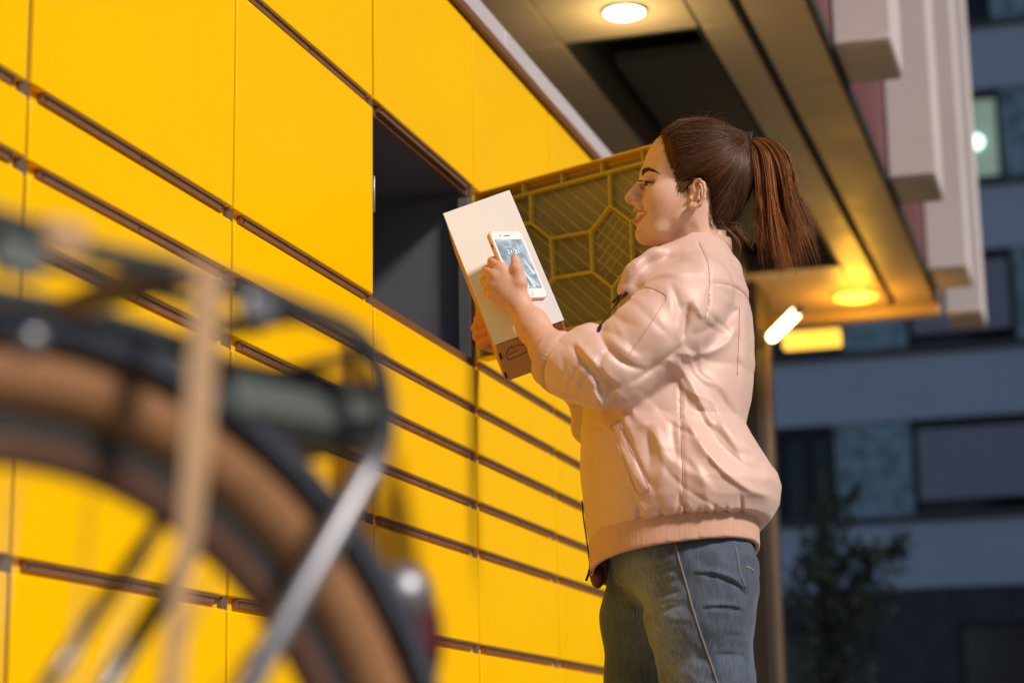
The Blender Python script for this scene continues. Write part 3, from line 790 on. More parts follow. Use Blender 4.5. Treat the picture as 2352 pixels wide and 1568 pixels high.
class Field:
    def __init__(s, lo, hi, h):
        s.lo = np.array(lo, np.float32); s.h = h
        s.n = [int((hi[i] - lo[i]) / h) + 1 for i in range(3)]
        s.ax = [np.float32(lo[i]) + np.arange(s.n[i], dtype=np.float32) * np.float32(h) for i in range(3)]
        s.F = np.full(s.n, 0.05, np.float32)
    def win(s, lo, hi):
        sl = []
        for i in range(3):
            a = max(0, int((lo[i] - s.lo[i]) / s.h)); b = min(s.n[i], int((hi[i] - s.lo[i]) / s.h) + 2)
            if b <= a: return None
            sl.append(slice(a, b))
        return tuple(sl)
    def grid(s, sl):
        return s.ax[0][sl[0]][:, None, None], s.ax[1][sl[1]][None, :, None], s.ax[2][sl[2]][None, None, :]
    def put(s, fn, lo, hi, k, mode='add'):
        m = max(k * 1.5, 3 * s.h) + 0.004
        sl = s.win(np.array(lo) - m, np.array(hi) + m)
        if sl is None: return
        d = fn(*s.grid(sl)).astype(np.float32); a = s.F[sl]
        if mode == 'add':
            if k > 0:
                hh = np.maximum(k - np.abs(a - d), 0) / k; s.F[sl] = np.minimum(a, d) - hh * hh * k * 0.25
            else: s.F[sl] = np.minimum(a, d)
        else:
            d = -d
            if k > 0:
                hh = np.maximum(k - np.abs(a - d), 0) / k; s.F[sl] = np.maximum(a, d) + hh * hh * k * 0.25
            else: s.F[sl] = np.maximum(a, d)
    def ell(s, c, r, k=0.01, mode='add', rot=None):
        c = np.asarray(c, float); r = np.asarray(r, float); R = max(r)
        def fn(X, Y, Z):
            x, y, z = X - c[0], Y - c[1], Z - c[2]
            if rot is not None:
                x, y, z = (rot[i][0] * x + rot[i][1] * y + rot[i][2] * z for i in range(3))
            k0 = np.sqrt((x / r[0]) ** 2 + (y / r[1]) ** 2 + (z / r[2]) ** 2)
            k1 = np.sqrt((x / r[0] ** 2) ** 2 + (y / r[1] ** 2) ** 2 + (z / r[2] ** 2) ** 2)
            return k0 * (k0 - 1) / np.maximum(k1, 1e-6)
        e = R if rot is not None else r
        s.put(fn, c - e, c + e, k, mode)
    def sph(s, c, r, k=0.01, mode='add'): s.ell(c, (r, r, r), k, mode)
    def cone(s, a, b, ra, rb, k=0.01, mode='add'):
        a = np.asarray(a, float); b = np.asarray(b, float); ba = b - a; l2 = float(ba @ ba)
        def fn(X, Y, Z):
            h = np.clip(((X - a[0]) * ba[0] + (Y - a[1]) * ba[1] + (Z - a[2]) * ba[2]) / l2, 0, 1)
            return np.sqrt((X - a[0] - h * ba[0]) ** 2 + (Y - a[1] - h * ba[1]) ** 2 + (Z - a[2] - h * ba[2]) ** 2) - (ra + (rb - ra) * h)
        R = max(ra, rb)
        s.put(fn, np.minimum(a, b) - R, np.maximum(a, b) + R, k, mode)
    def chain(s, pts, rs, k=0.01, mode='add', kin=None):
        for i in range(len(pts) - 1): s.cone(pts[i], pts[i + 1], rs[i], rs[i + 1], k if (i == 0 or kin is None) else kin, mode)
    def pixels(s):
        X, Y, Z = s.grid((slice(None),) * 3)
        f = D0 - Y
        z = f * FW2[1] + Z * FW2[2]
        return (IMW / 2 + FPX * (X * CR2[0] + f * CR2[1] + Z * CR2[2]) / z), (IMH / 2 - FPX * (X * CU2[0] + f * CU2[1] + Z * CU2[2]) / z)
    def mesh(s, smooth=1):
        g = openvdb.FloatGrid(0.05); g.copyFromArray(np.ascontiguousarray(s.F))
        pts, quads = g.convertToQuads(0.0)
        pts = np.array(pts, float)
        quads = np.array(quads)
        if smooth and len(pts):
            for _ in range(smooth):
                acc = np.zeros_like(pts); cnt = np.zeros(len(pts))
                for i in range(4):
                    j = (i + 1) % 4
                    np.add.at(acc, quads[:, i], pts[quads[:, j]]); np.add.at(cnt, quads[:, i], 1)
                    np.add.at(acc, quads[:, j], pts[quads[:, i]]); np.add.at(cnt, quads[:, j], 1)
                pts = 0.5 * pts + 0.5 * acc / np.maximum(cnt, 1)[:, None]
        return pts * s.h + s.lo[None, :], quads
    def atv(s, P):
        """trilinear samples of the field at an (N,3) array"""
        q = (np.asarray(P, np.float64) - s.lo) / s.h
        n = np.array(s.n); out = ((q < 0) | (q >= n - 1.001)).any(1)
        q = np.clip(q, 0, n - 1.001); i = q.astype(np.int64); f = q - i; v = np.zeros(len(q))
        for dx in (0, 1):
            wx = f[:, 0] if dx else 1 - f[:, 0]
            for dy in (0, 1):
                wy = f[:, 1] if dy else 1 - f[:, 1]
                for dz in (0, 1):
                    v += s.F[i[:, 0] + dx, i[:, 1] + dy, i[:, 2] + dz] * wx * wy * (f[:, 2] if dz else 1 - f[:, 2])
        return np.where(out, 0.05, v)
    def gradv(s, P, e=None):
        e = e or s.h
        g = np.stack([s.atv(P + np.eye(3)[i] * e) - s.atv(P - np.eye(3)[i] * e) for i in range(3)], 1)
        return g / (np.linalg.norm(g, axis=1)[:, None] + 1e-9)
    def hitv(s, px, py, off=0.0):
        """first surface point met from the camera along each pixel's ray; NaN where the ray misses"""
        px = np.asarray(px, float); py = np.asarray(py, float); N = len(px)
        d = FW2[None] + CR2[None] * ((px - IMW / 2) / FPX)[:, None] + CU2[None] * ((IMH / 2 - py) / FPX)[:, None]
        d = d / d[:, 1:2]
        P_ = lambda t: np.stack([d[:, 0] * (D0 - t), t, d[:, 2] * (D0 - t)], 1)
        t = np.full(N, float(s.lo[1] + (s.n[1] - 1.1) * s.h)); end = float(s.lo[1]); done = np.zeros(N, bool); prev = t.copy()
        for _ in range(400):
            v = s.atv(P_(t)); done |= (v < 0)
            live = ~done & (t > end)
            if not live.any(): break
            prev = np.where(live, t, prev); t = np.where(live, t - np.maximum(0.0012, 0.5 * v), t)
        a, b = t.copy(), prev.copy()
        for _ in range(7):
            m = (a + b) / 2; ins = s.atv(P_(m)) < 0; a = np.where(ins, m, a); b = np.where(ins, b, m)
        Q = P_(b) 
        off = np.asarray(off, float) * np.ones(N)
        if (off != 0).any(): Q = Q + s.gradv(Q) * off[:, None]
        Q[~done] = np.nan
        return Q
    def hit(s, px, py, t0=None, t1=None, off=0.0):
        q = s.hitv([px], [py], off)[0]
        return None if np.isnan(q[0]) else q

def sd_poly(PX, PY, poly):
    """signed distance to a polygon (negative inside) on arrays"""
    poly = np.asarray(poly, np.float32); n = len(poly)
    d = np.full(np.broadcast(PX, PY).shape, 1e9, np.float32); inside = np.zeros(d.shape, bool)
    for i in range(n):
        a, b = poly[i], poly[(i + 1) % n]
        ex, ey = b - a
        wx, wy = PX - a[0], PY - a[1]
        h = np.clip((wx * ex + wy * ey) / (ex * ex + ey * ey + 1e-12), 0, 1)
        d = np.minimum(d, (wx - ex * h) ** 2 + (wy - ey * h) ** 2)
        c = ((a[1] > PY) != (b[1] > PY)) & (PX < (b[0] - a[0]) * (PY - a[1]) / (b[1] - a[1] + 1e-12) + a[0])
        inside ^= c
    d = np.sqrt(d)
    return np.where(inside, -d, d)
def polyline_dist(PX, PY, pts):
    d = np.full(PX.shape, 1e9, np.float32)
    for (ax, ay), (bx, by) in zip(pts[:-1], pts[1:]):
        ex, ey = bx - ax, by - ay
        h = np.clip(((PX - ax) * ex + (PY - ay) * ey) / (ex * ex + ey * ey + 1e-9), 0, 1)
        d = np.minimum(d, (PX - ax - ex * h) ** 2 + (PY - ay - ey * h) ** 2)
    return np.sqrt(d)

FEET = Aw(A(1600, 1900, 0.0)).reshape(3); FEET[2] = 0.0
woman = thing('person', tuple(FEET), 'woman in pink satin bomber jacket and blue jeans holding a parcel and a phone', 'person')
def obj_from(name, V, quads, material, parent, smooth=True, cols=None, flip=True):
    W = Aw(np.asarray(V)) - origin_of(parent)
    me = bpy.data.meshes.new(name)
    q = np.asarray(quads)
    if flip: q = q[:, ::-1]
    me.from_pydata(W.tolist(), [], q.tolist())
    for m in (material if isinstance(material, (list, tuple)) else [material]): me.materials.append(m)
    me.polygons.foreach_set('use_smooth', [smooth] * len(me.polygons))
    if cols is not None:
        ca = me.color_attributes.new('tint', 'FLOAT_COLOR', 'POINT')
        ca.data.foreach_set('color', np.hstack([cols, np.ones((len(cols), 1))]).astype(np.float32).ravel())
    me.update()
    o = bpy.data.objects.new(name, me); link(o, parent)
    return o
class PB(MB):
    """MB in her local (right, toward, up) frame"""
    def build(self, name, mats, parent, **k):
        W = Aw(np.array(self.v)); self.v = [tuple(p) for p in W]
        self.f = [f[::-1] for f in self.f]
        return MB.build(self, name, mats, parent, **k)
def strands_obj(name, curves, radii, material, parent, sides=3, tint=None):
    """each curve an (n,3) array; tapered thin tubes joined into one mesh"""
    V = []; F = []; C = []; b = 0
    ang = np.arange(sides) * 2 * pi / sides
    for ci, (c, r) in enumerate(zip(curves, radii)):
        c = np.asarray(c, float); n = len(c)
        if n < 2: continue
        t = np.gradient(c, axis=0); t /= np.linalg.norm(t, axis=1)[:, None] + 1e-12
        up = np.array([0.13, 0.97, 0.21]); nx = np.cross(t, up); nx /= np.linalg.norm(nx, axis=1)[:, None] + 1e-12
        ny = np.cross(t, nx)
        s = np.linspace(0, 1, n); rr = r * np.clip(np.minimum(1.0, (1 - s) * 3.0 + 0.15), 0.1, 1)
        P_ = c[:, None, :] + nx[:, None, :] * (rr[:, None, None] * np.cos(ang)[None, :, None]) + ny[:, None, :] * (rr[:, None, None] * np.sin(ang)[None, :, None])
        V.append(P_.reshape(-1, 3))
        i = np.arange(n - 1)[:, None] * sides; k_ = np.arange(sides)[None, :]; k2 = (k_ + 1) % sides
        F.append(np.stack([i + k_, i + k2, i + sides + k2, i + sides + k_], -1).reshape(-1, 4) + b)
        if tint is not None: C.append(np.repeat(np.asarray(tint[ci])[None, :], n * sides, 0))
        b += n * sides
    V = np.concatenate(V); F = np.concatenate(F)
    return obj_from(name, V, F, material, parent, True, np.concatenate(C) if tint is not None else None)

def cr1(x, y): return 1372 + 0.2583 * x, 248.3 + 0.2583 * y          # helper grids used while tracing
def cr2(x, y): return 980 + 0.325 * x, 405 + 0.325 * y
def cr3(x, y): return 1228.2 + 0.2834 * x, 535.7 + 0.2834 * y
def cr4(x, y): return 1274 + 0.3125 * x, 882 + 0.3125 * y
def cr5(x, y): return 1274 + 0.2361 * x, 1208.6 + 0.2361 * y
def A1(x, y, t=0.0): return A(*cr1(x, y), t)

# ------------------------------------------------------------------ head
HL = A(1425, 700, 0); HH = A(1730, 268, 0)
hd = Field((HL[0] - 0.005, -0.10, HL[2]), (HH[0] + 0.01, 0.10, HH[2] + 0.012), 0.0016)
prof = [(640, 235), (560, 268), (500, 312), (452, 385), (425, 450), (408, 520), (396, 570), (394, 615), (396, 655), (384, 680), (352, 712), (312, 742), (275, 768), (252, 786), (246, 802), (252, 822), (270, 840),
        (300, 854), (330, 866), (338, 885), (335, 905), (328, 922), (338, 938), (352, 944), (356, 966), (346, 982), (332, 1002), (332, 1024), (346, 1042), (356, 1058), (352, 1085), (345, 1112), (347, 1138), (362, 1166),
        (392, 1190), (440, 1208), (520, 1230), (640, 1230), (760, 1100), (860, 700), (800, 300)]
P2 = np.array([A1(*p)[[0, 2]] for p in prof])
X, Y, Z = hd.grid((slice(None),) * 3)
d2 = sd_poly(X[:, :, 0], Z[:, 0, :], P2)[:, None, :]
uu = Z[:, 0, :].ravel()
ys = np.array([A1(400, y)[2] for y in (200, 420, 560, 640, 700, 780, 850, 900, 1000, 1060, 1120, 1200)])
rs = np.array([0.050, 0.048, 0.034, 0.013, 0.0095, 0.0090, 0.0115, 0.019, 0.020, 0.020, 0.022, 0.028])
rho = np.interp(uu, ys[::-1], rs[::-1])[None, None, :].astype(np.float32)
q = np.maximum(d2 + rho, 0)
hd.F = (np.sqrt(q * q + Y * Y) - rho + np.minimum(np.maximum(d2 + rho, np.abs(Y) * 0 - 1), 0) * 0).astype(np.float32)
hd.F = np.minimum(hd.F, 0.05)
cc = A(1602, 370); hd.ell(cc, (0.0800, 0.0715, 0.0690), 0.012)
hd.ell(A(1640, 400), (0.052, 0.060, 0.058), 0.03)
for sg in (1, -1):
    hd.ell(A1(755, 780, 0.025 * sg), (0.056, 0.037, 0.058), 0.02)                # cheek mass
    hd.ell(A1(690, 930, 0.022 * sg), (0.044, 0.029, 0.034), 0.025)                # jaw muscle
    hd.ell(A1(610, 1035, 0.016 * sg), (0.036, 0.025, 0.025), 0.018)
    hd.ell(A1(575, 790, 0.034 * sg), (0.027, 0.023, 0.034), 0.025)               # cheekbone
    hd.ell(A1(575, 935, 0.026 * sg), (0.027, 0.022, 0.028), 0.02)              # smile cheek
    hd.chain([A1(432, 1128, 0.008 * sg), A1(570, 1100, 0.030 * sg), A1(740, 980, 0.044 * sg), A1(820, 830, 0.054 * sg)], [0.012, 0.015, 0.014, 0.011], 0.016)
    hd.cone(A1(450, 590, 0.014 * sg), A1(550, 600, 0.038 * sg), 0.010, 0.011, 0.02)   # brow
    hd.ell(A1(680, 470, 0.030 * sg), (0.034, 0.037, 0.042), 0.025)               # temple
    hd.sph(A1(338, 800, 0.0095 * sg), 0.0068, 0.007)                              # nose wing
    hd.cone(A1(330, 760, 0.004 * sg), A1(380, 700, 0.007 * sg), 0.006, 0.007, 0.008)
hd.cone(A1(430, 640, 0.0), A1(300, 790, 0.0), 0.0085, 0.0085, 0.008)
hd.chain([A1(935, 800), A1(915, 1130), A1(900, 1400)], [0.047, 0.0415, 0.050], 0.016)        # neck
hd.chain([A1(930, 940, 0.030), A1(800, 1200, 0.026), A1(730, 1330, 0.012)], [0.009, 0.009, 0.008], 0.02)
hd.ell(A1(940, 1480), (0.070, 0.085, 0.045), 0.03)
for sg in (1, -1):
    hd.chain([A1(500, 1262, 0.022 * sg), A1(600, 1228, 0.046 * sg), A1(720, 1160, 0.058 * sg), A1(815, 1050, 0.066 * sg), A1(860, 950, 0.072 * sg)], [0.010, 0.015, 0.016, 0.014, 0.010], 0.014, 'sub')
    hd.chain([A1(640, 1240, 0.040 * sg), A1(740, 1190, 0.054 * sg), A1(840, 1090, 0.060 * sg)], [0.012, 0.015, 0.012], 0.012, 'sub')
# eye sockets, eyes and lids
for sg in (1, -1):
    hd.ell(A1(455, 662, 0.038 * sg), (0.013, 0.012, 0.010), 0.012, 'sub')
    ec = A1(472, 666, 0.0265 * sg)
    hd.sph(ec, 0.0128, 0.005)
    # nasolabial fold and mouth corner dimple
    hd.chain([A1(395, 850, 0.017 * sg), A1(430, 890, 0.027 * sg), A1(455, 960, 0.033 * sg)], [0.0018, 0.0022, 0.0014], 0.008, 'sub')
    # nostril
    hd.ell(A1(300, 829, 0.0078 * sg), (0.0042, 0.0030, 0.0022), 0.003, 'sub')
    hd.chain([A1(372, 775, 0.0165 * sg), A1(385, 812, 0.0165 * sg), A1(370, 840, 0.0145 * sg)], [0.0012, 0.0014, 0.001], 0.004, 'sub')
    # lips
    hd.chain([A1(343, 914, 0.0), A1(350, 912, 0.008 * sg), A1(385, 918, 0.018 * sg), A1(436, 922, 0.0262 * sg)], [0.0042, 0.0044, 0.0038, 0.0022], 0.0035)
    hd.chain([A1(348, 1006, 0.0), A1(354, 1004, 0.008 * sg), A1(385, 985, 0.018 * sg), A1(436, 932, 0.0262 * sg)], [0.0056, 0.0058, 0.0048, 0.0022], 0.0035)
    hd.chain([A1(352, 955, 0.0), A1(360, 954, 0.010 * sg), A1(392, 947, 0.020 * sg), A1(430, 929, 0.0300 * sg)], [0.0056, 0.0056, 0.0044, 0.0016], 0.0015, 'sub')
# eyelid opening (near and far eye alike)
pxg, pyg = None, None
for sg in (1, -1):
    ec = A1(472, 666, 0.0265 * sg)
    op = [np.array(A1(x, y, 0.034)[[0, 2]]) for x, y in ((385, 650), (420, 649), (470, 656), (508, 666), (480, 679), (440, 689), (395, 688))]
    lo = ec - np.array([0.024, 0.02, 0.014]); hi = ec + np.array([0.012, 0.02, 0.014])
    sl = hd.win(lo, hi); Xs, Ys, Zs = hd.grid(sl)
    dd = sd_poly(Xs[:, :, 0], Zs[:, 0, :], op)[:, None, :]
    sph = np.sqrt((Xs - ec[0]) ** 2 + (Ys - ec[1]) ** 2 + (Zs - ec[2]) ** 2)
    cut = np.maximum(dd, 0.0106 - sph)
    cut = np.maximum(cut, 0.010 - Ys * sg)
    hd.F[sl] = np.maximum(hd.F[sl], -cut)
SKULL = hd.F.copy()
# ear
for sg in (1, -1):
    T0 = 0.0700 * sg
    R_ = lambda x, y, t: A1(x, y, (0.0700 + t) * sg) if sg > 0 else (lambda p: np.array([p[0], -p[1], p[2]]))(A1(x, y, 0.0700 + t))
    hd.ell(R_(890, 765, 0.000), (0.0128, 0.0065, 0.0260), 0.004)
    hd.chain([R_(860, 745, 0.004), R_(852, 690, 0.006), R_(870, 652, 0.008), R_(905, 642, 0.010), R_(942, 668, 0.0125), R_(956, 725, 0.014), R_(948, 795, 0.013), R_(918, 850, 0.010), R_(870, 880, 0.007)],
             [0.0026, 0.0029, 0.0032, 0.0034, 0.0034, 0.0034, 0.0032, 0.0034, 0.0042], 0.002)
    hd.chain([R_(905, 690, 0.007), R_(912, 745, 0.009), R_(898, 805, 0.009), R_(862, 840, 0.007)], [0.0022, 0.0026, 0.0028, 0.0030], 0.003)
    hd.ell(R_(838, 872, 0.004), (0.0050, 0.0042, 0.0070), 0.004)
    hd.sph(R_(836, 795, 0.0050), 0.0032, 0.004)
    hd.ell(R_(856, 790, 0.0085), (0.0062, 0.0050, 0.0105), 0.002, 'sub')
    hd.chain([R_(872, 690, 0.010), R_(925, 700, 0.0145), R_(932, 770, 0.0150)], [0.0022, 0.0024, 0.0020], 0.002, 'sub')

M_skin = mat('skin', (0.60, 0.34, 0.24), 0.58, spec=0.35, attr='tint', var=0.07, vscale=70, sub=0.15, bump=0.05, bscale=700)
def skin_cols(V, base=(0.72, 0.465, 0.36)):
    C = np.tile(np.array(base), (len(V), 1))
    px, py = to_px(V[:, 0], V[:, 1], V[:, 2])
    x = (px - 1372) / 0.2583; y = (py - 248.3) / 0.2583
    def blob(cx, cy, sx, sy, col, amt):
        w = np.exp(-((x - cx) / sx) ** 2 - ((y - cy) / sy) ** 2)[:, None] * amt
        C[:] = C * (1 - w) + np.array(col) * w
    blob(560, 860, 130, 100, (0.62, 0.27, 0.19), 0.55)
    blob(265, 800, 45, 40, (0.62, 0.27, 0.21), 0.5)
    blob(420, 1120, 90, 60, (0.62, 0.30, 0.21), 0.3)
    blob(900, 740, 80, 120, (0.62, 0.28, 0.20), 0.45)
    hl = polyline_dist(x, y, [(588, 255), (606, 320), (622, 400), (650, 490), (690, 570), (716, 640), (780, 668), (850, 640)])
    w = (np.exp(-(hl / 26.0) ** 2) * 0.45)[:, None] * (y < 720)[:, None]
    C[:] = C * (1 - w) + np.array((0.16, 0.08, 0.05)) * w
    lip = np.minimum(polyline_dist(x, y, [(336, 915), (350, 911), (385, 917), (438, 922)]) - np.interp(x, [330, 430], [13, 6]),
                     polyline_dist(x, y, [(338, 1006), (354, 1004), (385, 984), (438, 934)]) - np.interp(x, [330, 430], [20, 7]))
    w = np.clip(0.5 - lip / 8.0, 0, 1)[:, None] * ((y > 880) & (y < 1060))[:, None]
    C[:] = C * (1 - w) + np.array((0.48, 0.16, 0.135)) * w
    return C
hv, hq = hd.mesh(1)

# ------------------------------------------------------------------ left forearm and hand (holds the phone)
lo = A(1100, 935, 0.0); hi = A(1420, 570, 0.0)
la = Field((lo[0] - 0.01, -0.03, lo[2] - 0.01), (hi[0], 0.26, hi[2] + 0.02), 0.0016)
ELB = A(1395, 860, 0.195)
WRI = A(1192, 700, 0.112)
la.chain([ELB, A(1330, 835, 0.175), A(1264, 806, 0.150), A(1222, 750, 0.128), WRI], [0.036, 0.036, 0.0310, 0.0240, 0.0195], 0.02)
la.ell(A(1230, 750, 0.130), (0.018, 0.017, 0.026), 0.02)
# back of the hand
mcp = [A(1152, 618, 0.118), A(1137, 634, 0.118), A(1131, 655, 0.112), A(1135, 677, 0.102)]
for m_, r_ in zip(mcp, (0.0110, 0.0112, 0.0105, 0.0095)):
    la.cone(WRI, m_, 0.0165, r_, 0.012)
la.ell(A(1164, 662, 0.108), (0.026, 0.014, 0.030), 0.014)
pip = [A(1131, 601, 0.098), A(1118, 621, 0.092), A(1113, 645, 0.086), A(1119, 670, 0.080)]
dip = [A(1141, 597, 0.066), A(1131, 622, 0.058), A(1128, 646, 0.054), A(1133, 671, 0.052)]
tip = [A(1162, 604, 0.052), A(1154, 630, 0.044), A(1150, 654, 0.040), A(1153, 678, 0.040)]
for a_, b_, c_, d_, r_ in zip(mcp, pip, dip, tip, (0.0090, 0.0092, 0.0086, 0.0076)):
    la.chain([a_, b_, c_, d_], [r_ * 1.04, r_ * 0.98, r_ * 0.86, r_ * 0.74], 0.0035, kin=0.002)
# thumb lying across the screen
th = [A(1186, 690, 0.112), A(1194, 652, 0.122), A(1187, 618, 0.126), A(1183, 594, 0.116)]
la.chain(th, [0.0155, 0.0128, 0.0100, 0.0078], 0.010, kin=0.004)
la.ell(A(1176, 640, 0.116), (0.016, 0.010, 0.018), 0.012)
la.ell(A(1183.5, 589.5, 0.1225), (0.0048, 0.0012, 0.0058), 0.0016)
# tendons and knuckles
for m_ in mcp: la.sph(m_ + np.array([-0.002, 0.0025, 0.001]), 0.0070, 0.008)
lv, lq = la.mesh(1)

# ------------------------------------------------------------------ right hand behind the parcel, with its forearm
lo = A(1060, 960, -0.25); hi = A(1420, 690, 0.0)
ra = Field((lo[0], -0.26, lo[2]), (hi[0], 0.06, hi[2] + 0.02), 0.0024)
RW = A(1162, 786, -0.105)
ra.chain([A(1390, 880, -0.17), A(1290, 848, -0.15), RW], [0.042, 0.036, 0.024], 0.02)
ra.ell(A(1130, 772, -0.098), (0.022, 0.020, 0.030), 0.014)
for i, (kx, ky) in enumerate(((1100, 734), (1094, 753), (1097, 772), (1106, 790))):
    k1 = A(1120 + 4 * i, 748 + 12 * i, -0.115); k2_ = A(kx, ky, -0.092); k3 = A(kx + 6, ky - 6, -0.062); k4 = A(kx + 26, ky - 12, -0.040)
    ra.chain([k1, k2_, k3, k4], [0.0105, 0.0098, 0.0090, 0.0078], 0.004, kin=0.002)
ra.chain([A(1135, 790, -0.09), A(1118, 742, -0.070), A(1112, 722, -0.050)], [0.013, 0.0105, 0.008], 0.006)
rv, rq = ra.mesh(1)

# ------------------------------------------------------------------ trunk and limbs under the clothes
bt = Field((-0.05, -0.32, -0.47), (0.62, 0.32, 1.06), 0.010)
HIPC = A(1600, 1300, 0.0)
bt.chain([A(1615, 640), A(1560, 800), A(1570, 1000), HIPC], [0.055, 0.070, 0.075, 0.070], 0.04)
bt.cone(A(1600, 665, 0.10), A(1600, 665, -0.10), 0.045, 0.045, 0.04)
bt.chain([A(1585, 660, 0.15), A(1480, 800, 0.185), ELB], [0.045, 0.042, 0.038], 0.03)
bt.chain([A(1585, 660, -0.15), A(1480, 800, -0.185), A(1390, 900, -0.17)], [0.045, 0.042, 0.038], 0.03)
KN = A(1668, 1780, 0.06); FKN = A(1470, 1800, -0.08)
LA_ = np.array([A(1668, 1780, 0.06)[0] + 0.05, 0.07, -0.37]); RA_ = np.array([FKN[0] + 0.02, -0.09, -0.37])
bt.chain([A(1605, 1330, 0.076), A(1607, 1420, 0.080), A(1628, 1562, 0.076), A(1668, 1790, 0.066), LA_], [0.060, 0.058, 0.050, 0.038, 0.028], 0.02)
bt.chain([A(1515, 1330, -0.07), A(1486, 1420, -0.080), A(1476, 1562, -0.082), A(1462, 1800, -0.075), RA_], [0.060, 0.054, 0.044, 0.038, 0.028], 0.02)
bv, bq = bt.mesh(1)
Vs = [hv, lv, rv, bv]; Qs = [hq, lq, rq, bq]; off = 0; Qa = []
for v_, q_ in zip(Vs, Qs): Qa.append(q_ + off); off += len(v_)
Cs = [skin_cols(hv)]
def hand_cols(V):
    C = np.tile(np.array((0.63, 0.36, 0.26)), (len(V), 1)); px, py = to_px(V[:, 0], V[:, 1], V[:, 2])
    w = np.zeros(len(V))
    for m_ in mcp + pip:
        w = np.maximum(w, np.exp(-np.sum((V - m_) ** 2, 1) / 0.012 ** 2))
    w = w[:, None] * 0.5; C = C * (1 - w) + np.array((0.60, 0.25, 0.17)) * w
    n_ = np.clip(1.6 - np.sqrt(((px - 1183.5) / 6.5) ** 2 + ((py - 589) / 8.0) ** 2) * 1.2, 0, 1)[:, None] * (V[:, 1] > 0.118)[:, None]
    return C * (1 - n_ * 0.5) + np.array((0.72, 0.42, 0.36)) * n_ * 0.5
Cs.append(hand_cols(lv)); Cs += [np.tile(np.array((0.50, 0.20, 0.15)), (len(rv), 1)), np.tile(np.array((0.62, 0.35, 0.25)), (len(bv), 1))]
body = obj_from('body', np.concatenate(Vs), np.concatenate(Qa), M_skin, woman, True, np.concatenate(Cs))

# eyes, teeth, brows, lashes
M_eye = mat('eye', (0.8, 0.76, 0.72), 0.12, attr='tint')
for sg in (1, -1):
    ec = A1(472, 666, 0.0265 * sg)
    e = PB(); e.sphere(ec, 0.0112, 28)
    V = np.array(e.v); gz = np.array([-0.93, 0.30 * sg, -0.20]); gz /= np.linalg.norm(gz)
    cs = ((V - ec) / 0.0112) @ gz
    C = np.where(cs[:, None] > 0.96, np.array([[0.008, 0.007, 0.006]]), np.where(cs[:, None] > 0.70, np.array([[0.035, 0.018, 0.010]]), np.array([[0.36, 0.31, 0.28]])))
    o = e.build('eye', M_eye, body)
    ca = o.data.color_attributes.new('tint', 'FLOAT_COLOR', 'POINT'); ca.data.foreach_set('color', np.hstack([C, np.ones((len(C), 1))]).astype(np.float32).ravel())
tm = PB()
for i in range(-5, 6):
    a = i / 5.0; tt = 0.0235 * sin(a * 1.25)
    w_ = 0.0042 if abs(i) < 3 else 0.0034
    c_ = A1(364 + 58 * (1 - cos(a * 1.25)), 938 - 4 * abs(a), 0.0) + np.array([0.0, tt, 0])
    tm.sphere(c_ - np.array([0, 0, 0.003]), (0.0030, w_ * 0.62, 0.0062), 12)
tm.build('teeth', mat('teeth', (0.80, 0.74, 0.64), 0.2, var=0.03), body)

M_hair = mat('brown_hair', (0.05, 0.022, 0.010), 0.46, attr='tint', spec=0.35)
M_brow = mat('brow_hair', (0.045, 0.024, 0.015), 0.6)
curves = []
top = [(388, 566), (410, 545), (450, 533), (490, 548), (538, 578)]; bot = [(392, 610), (412, 587), (450, 564), (490, 567), (538, 581)]
for i in range(180):
    s = random.random() ** 0.9; e_ = random.random()
    ix = s * 4; i0 = min(int(ix), 3); fr = ix - i0
    a = np.array(top[i0]) * (1 - fr) + np.array(top[i0 + 1]) * fr; b = np.array(bot[i0]) * (1 - fr) + np.array(bot[i0 + 1]) * fr
    p = a * e_ + b * (1 - e_)
    d = np.array([26, -26 + 34 * s]) * random.uniform(0.7, 1.2)
    pts = [hd.hit(*cr1(*(p + d * k)), off=0.0005 + 0.0004 * k) for k in (0, 0.5, 1.0)]
    if all(x is not None for x in pts): curves.append(np.array(pts))
mir = [c * np.array([1, -1, 1]) for c in curves]
strands_obj('eyebrow', curves, [0.00034] * len(curves), M_brow, body)
strands_obj('eyebrow', mir, [0.00042] * len(mir), M_brow, body)
curves = []
ec = A1(472, 666, 0.0265)
for i in range(46):
    s = i / 45.0
    x0 = 384 + 122 * s; y0 = np.interp(x0, [384, 420, 470, 512], [649, 648, 655, 666]) + 1
    t_ = 0.0265 + sqrt(max(0.0124 ** 2 - ((x0 - 472) * 0.2583 * PXM) ** 2 - ((y0 - 666) * 0.2583 * PXM) ** 2, 1e-7))
    a = A1(x0, y0, t_)
    L = 0.0065 * (0.6 + 0.6 * (1 - s))
    dr = np.array([-0.80 + 0.9 * s, 0.55, -0.10]); dr /= np.linalg.norm(dr)
    curves.append(np.array([a, a + dr * L * 0.5 - np.array([0, 0, 0.0006]), a + dr * L + np.array([0, 0, 0.0010])]))
ll = PB(); ll.tube([c[0] + np.array([0, 0.0003, 0]) for c in curves], 0.00065, 6); ll.build('lash_line', M_brow, body)
strands_obj('eyelashes', curves, [0.00055] * len(curves), M_brow, body)
strands_obj('eyelashes', [c * np.array([1, -1, 1]) for c in curves], [0.00055] * len(curves), M_brow, body)

